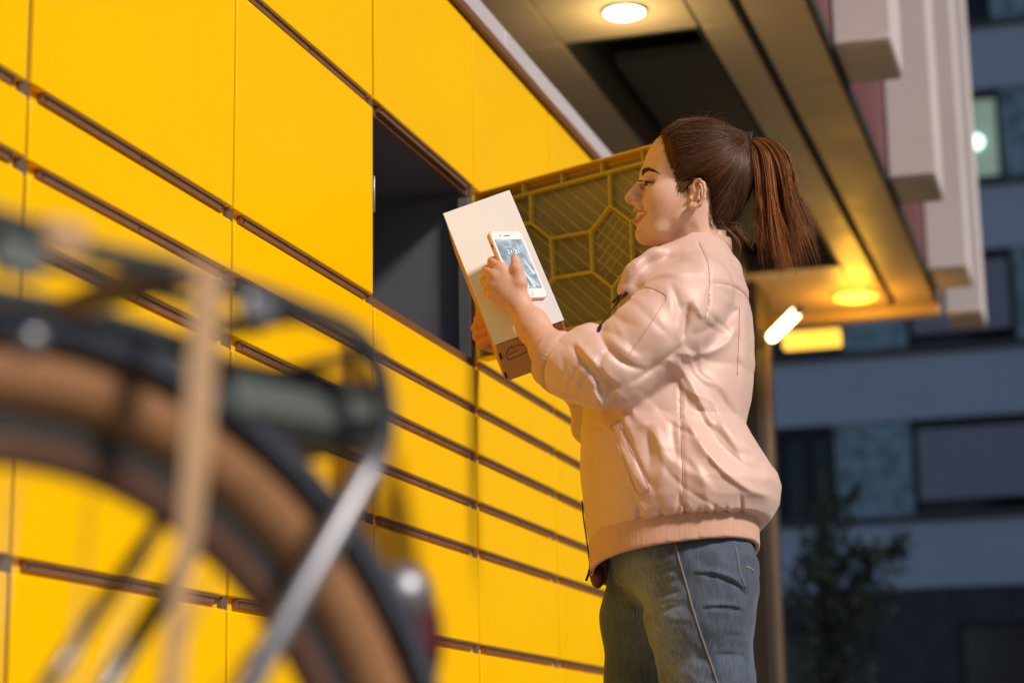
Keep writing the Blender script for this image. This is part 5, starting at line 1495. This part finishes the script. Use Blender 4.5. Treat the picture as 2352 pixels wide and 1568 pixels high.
def surf(F_, pts, tr, n=6, off=0.0008, t0=None):
    p = smooth_path([np.array([*tr(*q), 0.0]) for q in pts], n) if len(pts) > 2 else [np.array([*tr(*pts[0]), 0]) * (1 - s) + np.array([*tr(*pts[1]), 0]) * s for s in np.linspace(0, 1, n + 1)]
    o = [F_.hit(v[0], v[1], t0=t0, off=off) for v in p]
    return [v for v in o if v is not None]
for pts, tr in (([(1330, 75), (1395, 220), (1416, 380), (1402, 550), (1378, 690)], cr3), ([(1418, 398), (1560, 410), (1680, 470), (1752, 570)], cr3),
                ([(922, 10), (926, 200), (936, 500), (948, 760), (962, 965)], cr4), ([(870, 428), (960, 450), (1060, 500), (1062, 545)], cr3), ([(1050, 560), (920, 760), (800, 930), (750, 1000), (690, 960), (600, 930)], cr3),
                ([(412, 310), (520, 590), (618, 808), (700, 772)], cr4), ([(472, 268), (412, 310)], cr4), ([(472, 268), (560, 480), (698, 770)], cr4), ([(1660, 600), (1652, 850), (1640, 1150)], cr3)):
    p = surf(JF, pts, tr, 10)
    if len(p) > 3: PB().tube(p, 0.00055, 5).build('seam', M_thread, jacket)
# ribbed hem band
HB = Field((jl[0] - 0.01, -0.25, A(1550, 1345)[2]), (jh[0] + 0.01, 0.25, A(1550, 1150)[2]), 0.0030)
X, Y, Z = HB.grid((slice(None),) * 3)
fr_, bk_ = A(1352, 1262)[0], A(1741, 1240)[0]
cx_, aa = (fr_ + bk_) / 2, (bk_ - fr_) / 2
k = (np.abs((X - cx_) / aa) ** 2.4 + np.abs(Y / 0.180) ** 2.4) ** (1 / 2.4)
dr = (k - 1) * 0.17
ang = np.arctan2(Y / 0.18, (X - cx_) / aa)
b0 = A(1362, 1316, 0); b1 = A(1738, 1268, 0); sl2 = (b1[2] - b0[2]) / (b1[0] - b0[0])
zb_ = Z - (b0[2] + sl2 * (X - b0[0])) - 0.10 * Y; zt_ = Z - (h0[2] + 0.010 + slope * (X - h0[0])) - 0.10 * Y
shell = np.maximum(np.maximum(dr, -(dr + 0.010)), np.maximum(-zb_, zt_))
HB.F = np.minimum(shell, 0.05).astype(np.float32)
v_, q_ = HB.mesh(1); obj_from('hem_band', v_, q_, M_rib, jacket)
# ribbed cuffs
def cuff(a, b, r0, r1, th=0.005):
    a, b = np.asarray(a), np.asarray(b); ax = b - a; L = np.linalg.norm(ax); ax = ax / L
    n1 = np.cross(ax, [0, 0, 1.0]); n1 /= np.linalg.norm(n1); n2 = np.cross(ax, n1)
    m = PB(); N = 96; V = []; F = []
    prof_ = [(0.0, r0 - th), (0.0, r0), (0.5, (r0 + r1) / 2 + 0.0015), (0.93, r1), (1.0, r1 - 0.002), (1.0, r1 - th), (0.5, r1 - th)]
    for (s, r) in prof_:
        for i in range(N):
            an = 2 * pi * i / N; rr = r + (0.0007 if i % 2 else -0.0007)
            V.append(a + ax * L * s + n1 * rr * cos(an) + n2 * rr * sin(an))
    for j in range(len(prof_) - 1):
        for i in range(N): F.append((j * N + i, j * N + (i + 1) % N, (j + 1) * N + (i + 1) % N, (j + 1) * N + i))
    m.add(V, F, 0, True)
    m.build('cuff', M_cuff, jacket)
cuff(A(1296, 834, 0.164), A(1256, 818, 0.149), 0.0515, 0.0465)
cuff(A(1302, 858, -0.156), A(1262, 842, -0.146), 0.045, 0.040)
# collar rib
RC_ = 0.84; cl_ = PB(); N = 64; V = []; F = []
c0_ = A(1604, 588); c1_ = A(1610, 560)
for (s, rr) in ((0, 0.060), (0, 0.068), (0.7, 0.0640), (1.0, 0.0610), (1.02, 0.0585), (0.8, 0.0575), (0, 0.0585)):
    for i in range(N):
        an = 2 * pi * i / N; p = c0_ + (c1_ - c0_) * s
        drop = -0.030 * max(0, -cos(an)) ** 1.5 * s
        V.append(p + np.array([rr * RC_ * 1.05 * cos(an), rr * RC_ * sin(an), drop + 0.006 * cos(an)]))
for j in range(6):
    for i in range(N): F.append((j * N + i, j * N + (i + 1) % N, (j + 1) * N + (i + 1) % N, (j + 1) * N + i))
cl_.add(V, F, 0, True); cl_.build('collar', M_cuff, jacket)
# sleeve zip
zp = surf(JF, [(735, 495), (660, 575), (600, 645), (550, 720), (518, 800)], cr3, 14, off=0.0014)
z = PB()
if len(zp) > 4:
    z.tube(zp, 0.0016, 6)
    for i in range(0, len(zp) - 1):
        for s in (0.0, 0.5):
            p = np.array(zp[i]) * (1 - s) + np.array(zp[i + 1]) * s; tg = np.array(zp[i + 1]) - np.array(zp[i]); tg /= np.linalg.norm(tg) + 1e-9
            sd = np.cross(tg, [0, 1, 0]); z.obox(p - sd * 0.0032 - tg * 0.0006, sd * 0.0064, tg * 0.0013, np.array([0, 0.0018, 0]))
    z.build('sleeve_zip', M_zip, jacket)
    s_ = PB(); p = np.array(zp[0]); tg = np.array(zp[2]) - p; tg /= np.linalg.norm(tg); sd = np.cross(tg, [0, 1.0, 0])
    s_.rbox(p - sd * 0.004 - tg * 0.006, sd * 0.008, tg * 0.014, np.array([0, 0.006, 0]), 0.002)
    s_.rbox(p - sd * 0.0085 + tg * 0.006 + np.array([0, 0.003, 0]), sd * 0.006 + tg * 0.002, tg * 0.026 - sd * 0.006, np.array([0, 0.0025, 0]), 0.001)
    s_.build('zip_pull', M_zip, jacket)
# front zip along the opening edge, with its hanging pull
fz = [A(px, py, 0.012) + np.array([-0.002, 0, 0]) for px, py in ((1340, 1150), (1343.5, 1188), (1349, 1226), (1355, 1272), (1362, 1316))]
fz = smooth_path(fz, 10); z = PB(); z.tube(fz, 0.0009, 6)
for i in range(0, len(fz) - 1):
    for s in (0.0, 0.5):
        p = np.array(fz[i]) * (1 - s) + np.array(fz[i + 1]) * s
        z.obox(p + np.array([-0.0018, -0.0015, -0.0006]), np.array([0.0024, 0, 0]), np.array([0, 0.003, 0]), np.array([0, 0, 0.0013]))
z.build('front_zip', M_zip, jacket)
p = A(1360, 1303, 0.014); s_ = PB()
s_.rbox(p + np.array([-0.006, -0.004, -0.006]), np.array([0.009, 0, 0]), np.array([0, 0.008, 0]), np.array([0.001, 0, 0.014]), 0.002)
e_ = A(1346, 1333, 0.016); s_.tube([p + np.array([-0.004, 0.003, 0]), (p + e_) / 2 + np.array([-0.001, 0.003, 0]), e_], [0.0016, 0.0024, 0.0022], 8)
s_.build('zip_pull', M_zip, jacket)
# dark lining flap showing under the front hem
lp = PB(); c_ = A(1372, 1322, -0.03); lp.sphere(c_, (0.013, 0.02, 0.022), 16); lp.build('lining_flap', mat('dark_lining', (0.10, 0.03, 0.03), 0.7, var=0.2), jacket)

# ------------------------------------------------------------------ jeans
M_denim = bpy.data.materials.new('blue_denim'); M_denim.use_nodes = True
nt = M_denim.node_tree; b_ = nt.nodes['Principled BSDF']; b_.inputs['Roughness'].default_value = 0.85; b_.inputs['Sheen Weight'].default_value = 0.25
at_ = nt.nodes.new('ShaderNodeAttribute'); at_.attribute_name = 'tint'
tcn = nt.nodes.new('ShaderNodeTexCoord'); mp_ = nt.nodes.new('ShaderNodeMapping'); mp_.inputs['Scale'].default_value = (420, 420, 45)
nz_ = nt.nodes.new('ShaderNodeTexNoise'); nz_.inputs['Scale'].default_value = 1.0; nz_.inputs['Detail'].default_value = 3
nz2 = nt.nodes.new('ShaderNodeTexNoise'); nz2.inputs['Scale'].default_value = 9; nz2.inputs['Detail'].default_value = 5
ad = nt.nodes.new('ShaderNodeMath'); ad.operation = 'ADD'; mrn = nt.nodes.new('ShaderNodeMapRange')
mrn.inputs['From Min'].default_value = 0.6; mrn.inputs['From Max'].default_value = 1.4; mrn.inputs['To Min'].default_value = 0.30; mrn.inputs['To Max'].default_value = 1.9
sc_ = nt.nodes.new('ShaderNodeVectorMath'); sc_.operation = 'SCALE'
nt.links.new(tcn.outputs['Object'], mp_.inputs[0]); nt.links.new(mp_.outputs[0], nz_.inputs['Vector']); nt.links.new(tcn.outputs['Object'], nz2.inputs['Vector'])
nt.links.new(nz_.outputs['Fac'], ad.inputs[0]); nt.links.new(nz2.outputs['Fac'], ad.inputs[1]); nt.links.new(ad.outputs[0], mrn.inputs['Value'])
nt.links.new(at_.outputs['Color'], sc_.inputs[0]); nt.links.new(mrn.outputs[0], sc_.inputs['Scale']); nt.links.new(sc_.outputs[0], b_.inputs['Base Color'])
bpn = nt.nodes.new('ShaderNodeBump'); bpn.inputs['Strength'].default_value = 0.25; bpn.inputs['Distance'].default_value = 0.001
nt.links.new(nz_.outputs['Fac'], bpn.inputs['Height']); nt.links.new(bpn.outputs[0], b_.inputs['Normal'])
jb = A(1370, 1568, 0)
DF = Field((A(1360, 1568)[0] - 0.03, -0.235, -0.42), (A(1745, 1568)[0] + 0.10, 0.235, A(1550, 1225)[2]), 0.0030)
_NL = [A(1632, 1290, 0.085), A(1600, 1380, 0.088), A(1618, 1470, 0.085), A(1634, 1568, 0.078)]
DF.ell(A(1560, 1275, 0.0), (0.118, 0.155, 0.10), 0.0)
DF.ell(A(1655, 1330, 0.075), (0.062, 0.080, 0.085), 0.04)
DF.ell(A(1655, 1330, -0.075), (0.062, 0.080, 0.085), 0.04)
knee = A(1668, 1790, 0.066); fknee = A(1462, 1800, -0.075)
DF.chain([A(1600, 1330, 0.076), A(1605, 1420, 0.082), A(1627, 1562, 0.076), knee, np.array([LA_[0], LA_[1], -0.40])], [0.092, 0.087, 0.0760, 0.057, 0.044], 0.03, kin=0.02)
DF.chain([A(1510, 1330, -0.07), A(1482, 1420, -0.080), A(1474, 1562, -0.082), fknee, np.array([RA_[0], RA_[1], -0.40])], [0.088, 0.076, 0.0620, 0.054, 0.044], 0.012, kin=0.02)
FX, FY = np.meshgrid(np.arange(1360, 1780, 2.0), np.arange(1220, 1600, 2.0), indexing='ij'); HM = np.zeros(FX.shape, np.float32)
for pts, sg_, am in (([(1350, 460), (1550, 480), (1720, 540), (1820, 620), (1862, 690)], 3.6, -0.010), ([(1340, 430), (1560, 440), (1740, 500), (1850, 590)], 5, 0.004),
                     ([(1420, 805), (1600, 790), (1740, 800), (1850, 830)], 3.6, -0.009), ([(1430, 775), (1600, 755), (1760, 770)], 5, 0.004), ([(1540, 1250), (1700, 1245), (1860, 1255)], 3.2, -0.006), ([(1620, 1050), (1760, 1055), (1880, 1070)], 3.5, -0.004),
                     ([(830, 410), (960, 385), (1160, 360)], 4, -0.008), ([(960, 490), (1060, 440), (1200, 410)], 4, -0.006), ([(850, 560), (1000, 545), (1200, 515)], 4, -0.006), ([(900, 700), (1060, 650), (1240, 620)], 4.5, -0.006), ([(900, 760), (1100, 740), (1290, 735)], 4, -0.004),
                     ([(930, 880), (1100, 800), (1310, 760)], 4.5, -0.006), ([(1000, 890), (1180, 940), (1340, 940)], 4, -0.004), ([(450, 780), (600, 740), (790, 735)], 4.5, -0.007), ([(460, 640), (560, 590), (720, 600)], 5, -0.005), ([(460, 900), (640, 880), (820, 900)], 6, -0.004), ([(800, 470), (840, 560), (870, 700)], 9, 0.005)):
    fold(pts, sg_ * 1.0, am * 1.25, cr5); fold([(x, y - 34) for x, y in pts], sg_ * 1.6, -am * 0.55, cr5)
r_ = np.random.default_rng(5); g_ = r_.normal(size=(40, 40)).astype(np.float32); HM += 0.0014 * lut_at(g_, 1360, 1220, 18, FX, FY)
JX, JY = DF.pixels(); X, Y, Z = DF.grid((slice(None),) * 3)
DF.F = DF.F - lut_at(HM, 1360, 1220, 2.0, JX, JY) * (np.clip(Y / 0.06 + 0.9, 0, 1) * (JY < 1598)).astype(np.float32)
del JX, JY
dv, dq = DF.mesh(2)
px_, py_ = to_px(dv[:, 0], dv[:, 1], dv[:, 2]); x5 = (px_ - 1274) / 0.2361; y5 = (py_ - 1208.6) / 0.2361
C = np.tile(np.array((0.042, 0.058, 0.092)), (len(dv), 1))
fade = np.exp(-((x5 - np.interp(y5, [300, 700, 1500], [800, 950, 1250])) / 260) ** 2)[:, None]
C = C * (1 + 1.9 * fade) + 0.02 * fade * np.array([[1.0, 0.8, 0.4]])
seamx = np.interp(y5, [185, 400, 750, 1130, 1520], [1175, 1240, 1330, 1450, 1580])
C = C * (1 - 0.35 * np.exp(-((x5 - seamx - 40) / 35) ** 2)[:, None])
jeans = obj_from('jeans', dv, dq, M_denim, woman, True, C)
M_st = mat('denim_seam', (0.20, 0.19, 0.20), 0.8, var=0.2, vscale=300)
M_gold = mat('tan_stitch', (0.36, 0.22, 0.10), 0.7)
p = surf(DF, [(1175, 150), (1205, 300), (1240, 420), (1290, 600), (1330, 750), (1390, 950), (1450, 1130), (1520, 1330), (1590, 1540)], cr5, 8, off=0.0004)
PB().tube(p, 0.0016, 6).build('side_seam', M_st, jeans)
p = surf(DF, [(1755, 190), (1785, 330), (1803, 450), (1858, 600)], cr5, 8, off=0.0004)
if len(p) > 3: PB().tube(p, 0.0013, 6).build('pocket_seam', M_st, jeans)
p = surf(DF, [(1855, 392), (1900, 405), (1932, 432)], cr5, 5, off=0.0006)
if len(p) > 2: PB().tube(p, 0.0013, 5).build('pocket_stitch', M_gold, jeans)
p = surf(DF, [(560, 420), (640, 540), (730, 620), (790, 700)], cr5, 8, off=0.0005)
if len(p) > 3: PB().tube(p, 0.0010, 5).build('fly_stitch', M_gold, jeans)
# shoes
M_shoe = mat('white_sneaker', (0.6, 0.58, 0.55), 0.6, var=0.08)
for an, sg in ((LA_, 1), (RA_, -1)):
    s_ = PB(); zf = -CAM[2]
    V_ = []; F_ = []; N = 20; secs = [(0.075, 0.012, 0.03), (0.065, 0.036, 0.075), (0.02, 0.040, 0.085), (-0.05, 0.042, 0.075), (-0.12, 0.047, 0.052), (-0.17, 0.040, 0.042), (-0.195, 0.012, 0.028)]
    for (dx, w, hgt) in secs:
        for i in range(N):
            a = 2 * pi * i / N; V_.append((an[0] + dx, an[1] + w * cos(a), zf + 0.001 + hgt * 0.5 + hgt * 0.5 * sin(a)))
    for j in range(len(secs) - 1):
        for i in range(N): F_.append((j * N + i, j * N + (i + 1) % N, (j + 1) * N + (i + 1) % N, (j + 1) * N + i))
    F_.append(tuple(range(N))[::-1]); F_.append(tuple((len(secs) - 1) * N + i for i in range(N)))
    s_.add(V_, F_, 0, True); s_.build('shoe', M_shoe, woman)

# ================================================================== parcel and phone
def cam_frame(px, py, t):
    return Aw(A(px, py, t)).reshape(3)
M_white = mat('white_card', (0.80, 0.79, 0.81), 0.6, var=0.02, vscale=5, bump=0.05, bscale=150)
M_kraft = mat('kraft_card', (0.48, 0.275, 0.14), 0.75, var=0.08, vscale=14, bump=0.15, bscale=160)
M_ink = mat('black_print', (0.03, 0.02, 0.015), 0.7)
BK = -FW
ub = CR * 153 + CU * 55 + BK * (-9.2); vb = CR * 122 - CU * 305 + BK * 206; wb = CR * 23 - CU * 88 - BK * 144
Lu, Lv, Lw = (np.linalg.norm(x) for x in (ub, vb, wb)); ub, vb, wb = ub / Lu, vb / Lv, wb / Lw
wb = np.cross(ub, vb) * np.sign(np.dot(np.cross(ub, vb), wb)); vb = np.cross(wb, ub) * np.sign(np.dot(np.cross(wb, ub), vb))
cb = cam_frame(1153.5, 610, 0.030)                       # centre of the white face
bd = np.dot(cb - CAM, FW); s_ = bd / FPX
Lu, Lv, Lw = Lu * s_, Lv * s_, Lw * s_
ob = cb - ub * Lu / 2 - vb * Lv / 2
parcel = thing('parcel', tuple(cb), 'long cardboard parcel with a white front held in front of the open locker', 'box')
MB().rbox(ob + wb * 0.0012, ub * Lu, vb * Lv, wb * (Lw - 0.0012), 0.0012, seg=1).build('carton', M_kraft, parcel)
MB().rbox(ob - ub * 0.0012 - vb * 0.0012 - wb * 0.0006, ub * (Lu + 0.0024), vb * (Lv + 0.0024), wb * 0.0018, 0.0005, seg=1).build('white_front', M_white, parcel)
# end flap with its tuck slots
MB().rbox(ob + vb * (Lv + 0.0004) + ub * 0.003 + wb * 0.004, ub * (Lu - 0.006), vb * 0.0016, wb * (Lw - 0.010), 0.0006, seg=1).build('end_flap', M_kraft, parcel)
for q in (0.22, 0.72):
    MB().obox(ob + vb * (Lv + 0.0022) + ub * 0.0015 + wb * (Lw * q), ub * 0.004, vb * 0.0008, wb * Lw * 0.16).build('tuck_slot', M_ink, parcel)
# printed pictogram on the end flap: two hands holding a little parcel
pr_ = MB(); oe = ob + vb * (Lv + 0.0022)
def ink(pts, r=0.0006):
    P3 = [oe + ub * Lu * x + wb * Lw * y for x, y in pts]
    for a, b in zip(P3[:-1], P3[1:]):
        d = b - a; L = np.linalg.norm(d); d /= L; n = np.cross(d, vb)
        pr_.obox(a - n * r - d * r, n * 2 * r, d * (L + 2 * r), vb * 0.0004)
for pts in ([(0.10, 0.34), (0.16, 0.20), (0.30, 0.18), (0.40, 0.24)], [(0.10, 0.34), (0.12, 0.46), (0.30, 0.44), (0.42, 0.40)], [(0.14, 0.34), (0.28, 0.31)], [(0.40, 0.24), (0.47, 0.12), (0.58, 0.16)],
            [(0.42, 0.40), (0.44, 0.50), (0.60, 0.46)], [(0.60, 0.46), (0.80, 0.42), (0.94, 0.34), (0.90, 0.20), (0.72, 0.14), (0.60, 0.20)], [(0.72, 0.14), (0.74, 0.28)], [(0.78, 0.34), (0.92, 0.30)], [(0.44, 0.50), (0.46, 0.56)],
            [(0.40, 0.26), (0.58, 0.24), (0.60, 0.38), (0.43, 0.40), (0.40, 0.26)], [(0.49, 0.25), (0.52, 0.39)], [(0.22, 0.14), (0.18, 0.20)]):
    ink(pts)
for a in range(4): ink([(0.44 + 0.035 * a, 0.28 + 0.02 * (a % 2)), (0.455 + 0.035 * a, 0.36)], 0.0012)
pr_.build('printed_pictogram', M_ink, parcel)

up_ = CR * 73 + CU * 4 + BK * (-51); vp_ = CR * 59.6 - CU * 155 + BK * 79
up_ /= np.linalg.norm(up_); vp_ = vp_ - up_ * np.dot(vp_, up_); vp_ /= np.linalg.norm(vp_); wp_ = np.cross(up_, vp_)
if np.dot(wp_, BK) > 0: wp_ = -wp_                                       # pointing away from the viewer
PW, PL, PT = 0.0670, 0.1385, 0.0078
cp = cam_frame(1190, 607, 0.098)
op = cp - up_ * PW / 2 - vp_ * PL / 2
phone = thing('mobile_phone', tuple(cp), 'white smartphone with peach case and lit screen held against the parcel', 'phone')
def rrect(o, u, v, w, h, r, n=8):
    out = []
    for cx2, cy2, a0 in ((w - r, r, -90), (w - r, h - r, 0), (r, h - r, 90), (r, r, 180)):
        for i in range(n + 1):
            a = radians(a0 + 90 * i / n); out.append(o + u * (cx2 + r * cos(a)) + v * (cy2 + r * sin(a)))
    return out
def slab(o, u, v, nrm_, w, h, r, t, name, m, par, edge=0.0):
    mb = MB(); rings = []
    for (dz, ins) in ((0.0, edge), (edge, 0.0), (t - edge, 0.0), (t, edge)) if edge else ((0.0, 0.0), (t, 0.0)):
        rings.append(rrect(o + u * ins + v * ins + nrm_ * dz, u, v, w - 2 * ins, h - 2 * ins, max(r - ins, 1e-4)))
    n = len(rings[0]); V = [p for rg in rings for p in rg]; F = []
    for j in range(len(rings) - 1):
        for i in range(n): F.append((j * n + i, j * n + (i + 1) % n, (j + 1) * n + (i + 1) % n, (j + 1) * n + i))
    F.append(tuple(range(n))[::-1]); F.append(tuple((len(rings) - 1) * n + i for i in range(n)))
    mb.add(V, F, 0)
    return mb.build(name, m, par)
M_case = mat('peach_silicone', (0.72, 0.42, 0.27), 0.55, var=0.03); M_glassw = mat('white_glass', (0.80, 0.78, 0.78), 0.15, var=0.01)
slab(op - up_ * 0.0018 - vp_ * 0.0018, up_, vp_, wp_, PW + 0.0036, PL + 0.0036, 0.0105, PT + 0.002, 'case', M_case, phone, 0.0016)
fr = slab(op, up_, vp_, -wp_, PW, PL, 0.009, 0.0008, 'front_glass', M_glassw, phone)
M_scr = bpy.data.materials.new('screen'); M_scr.use_nodes = True; nt = M_scr.node_tree; b_ = nt.nodes['Principled BSDF']; b_.inputs['Roughness'].default_value = 0.1
tcn = nt.nodes.new('ShaderNodeTexCoord'); n1 = nt.nodes.new('ShaderNodeTexNoise'); n1.inputs['Scale'].default_value = 38; n1.inputs['Detail'].default_value = 3; n1.inputs['Distortion'].default_value = 1.2
r1 = nt.nodes.new('ShaderNodeValToRGB'); r1.color_ramp.elements[0].position = 0.36; r1.color_ramp.elements[0].color = (0.30, 0.36, 0.41, 1); r1.color_ramp.elements[1].position = 0.62; r1.color_ramp.elements[1].color = (0.78, 0.90, 0.96, 1)
nt.links.new(tcn.outputs['Object'], n1.inputs['Vector']); nt.links.new(n1.outputs['Fac'], r1.inputs[0]); nt.links.new(r1.outputs[0], b_.inputs['Emission Color']); b_.inputs['Emission Strength'].default_value = 0.75; b_.inputs['Base Color'].default_value = (0.02, 0.02, 0.02, 1)
scr = MB(); so = op + up_ * 0.0042 + vp_ * 0.0175 - wp_ * 0.0011
scr.obox(so, up_ * (PW - 0.0084), vp_ * (PL - 0.036), wp_ * 0.0003); sc_o = scr.build('screen', M_scr, phone)
fw_ = MB(); # bright burst shapes of the wallpaper at the lower half
for (x0, y0, x1, y1, w0) in ((0.48, 0.55, 0.30, 0.98, 0.05), (0.50, 0.55, 0.52, 0.99, 0.05), (0.55, 0.60, 0.78, 0.97, 0.05), (0.62, 0.70, 0.92, 0.96, 0.03), (0.42, 0.62, 0.12, 0.92, 0.05), (0.75, 0.42, 0.93, 0.72, 0.05)):
    a = so + up_ * (PW - 0.0084) * x0 + vp_ * (PL - 0.036) * y0 - wp_ * 0.0002; b = so + up_ * (PW - 0.0084) * x1 + vp_ * (PL - 0.036) * y1 - wp_ * 0.0002
    d = b - a; n = np.cross(d / np.linalg.norm(d), wp_) * (PW * w0)
    fw_.add([a - n * 0.3, b - n, b + n, a + n * 0.3], [(0, 1, 2, 3)])
fw_.build('wallpaper_burst', mat('burst_light', (0.1, 0.1, 0.1), 0.2, emit=(0.80, 0.93, 0.97), estr=0.8), sc_o)
MB().tube([op + up_ * (PW / 2 - 0.006) + vp_ * 0.0095 - wp_ * 0.001, op + up_ * (PW / 2 + 0.006) + vp_ * 0.0095 - wp_ * 0.001], 0.0008, 8).build('earpiece', M_ink, phone)
MB().disc_cyl(op + up_ * (PW / 2 - 0.014) + vp_ * 0.0095 - wp_ * 0.0007, -wp_, 0.0014, 0.0004, 12).build('front_camera', M_ink, phone)
ring = [op + up_ * (PW / 2 + 0.0055 * cos(a)) + vp_ * (PL - 0.0092 + 0.0055 * sin(a)) - wp_ * 0.0010 for a in np.linspace(0, 2 * pi, 28, endpoint=False)]
MB().tube(ring, 0.0005, 6, closed=True).build('home_button', mat('button_ring', (0.45, 0.42, 0.42), 0.3, metal=0.8), phone)
MB().rbox(op - up_ * 0.0024 + vp_ * 0.024 + wp_ * 0.002, up_ * 0.0008, vp_ * 0.007, wp_ * 0.003, 0.0003, seg=1).build('mute_switch', M_ink, phone)
# clock digits
tx_ = bpy.data.curves.new('clock_digits', 'FONT'); tx_.body = '21:21'; tx_.size = 0.0125; tx_.offset = -0.00025; tx_.align_x = 'CENTER'; tx_.extrude = 0.0001
to = bpy.data.objects.new('clock_digits', tx_); link(to)
dg = bpy.context.evaluated_depsgraph_get(); me_ = bpy.data.meshes.new_from_object(to.evaluated_get(dg)); bpy.data.objects.remove(to)
V = np.array([v.co[:] for v in me_.vertices]); Wd = so + np.outer(V[:, 0], up_) - np.outer(V[:, 1], vp_) - np.outer(V[:, 2], wp_) + up_ * (PW / 2 - 0.004) + vp_ * 0.030 - wp_ * 0.0006
m_ = MB(); m_.add(Wd, [tuple(p.vertices) for p in me_.polygons]); m_.build('clock_digits', mat('screen_white', (0.8, 0.8, 0.8), 0.3, emit=(0.95, 0.98, 1.0), estr=0.7), sc_o)
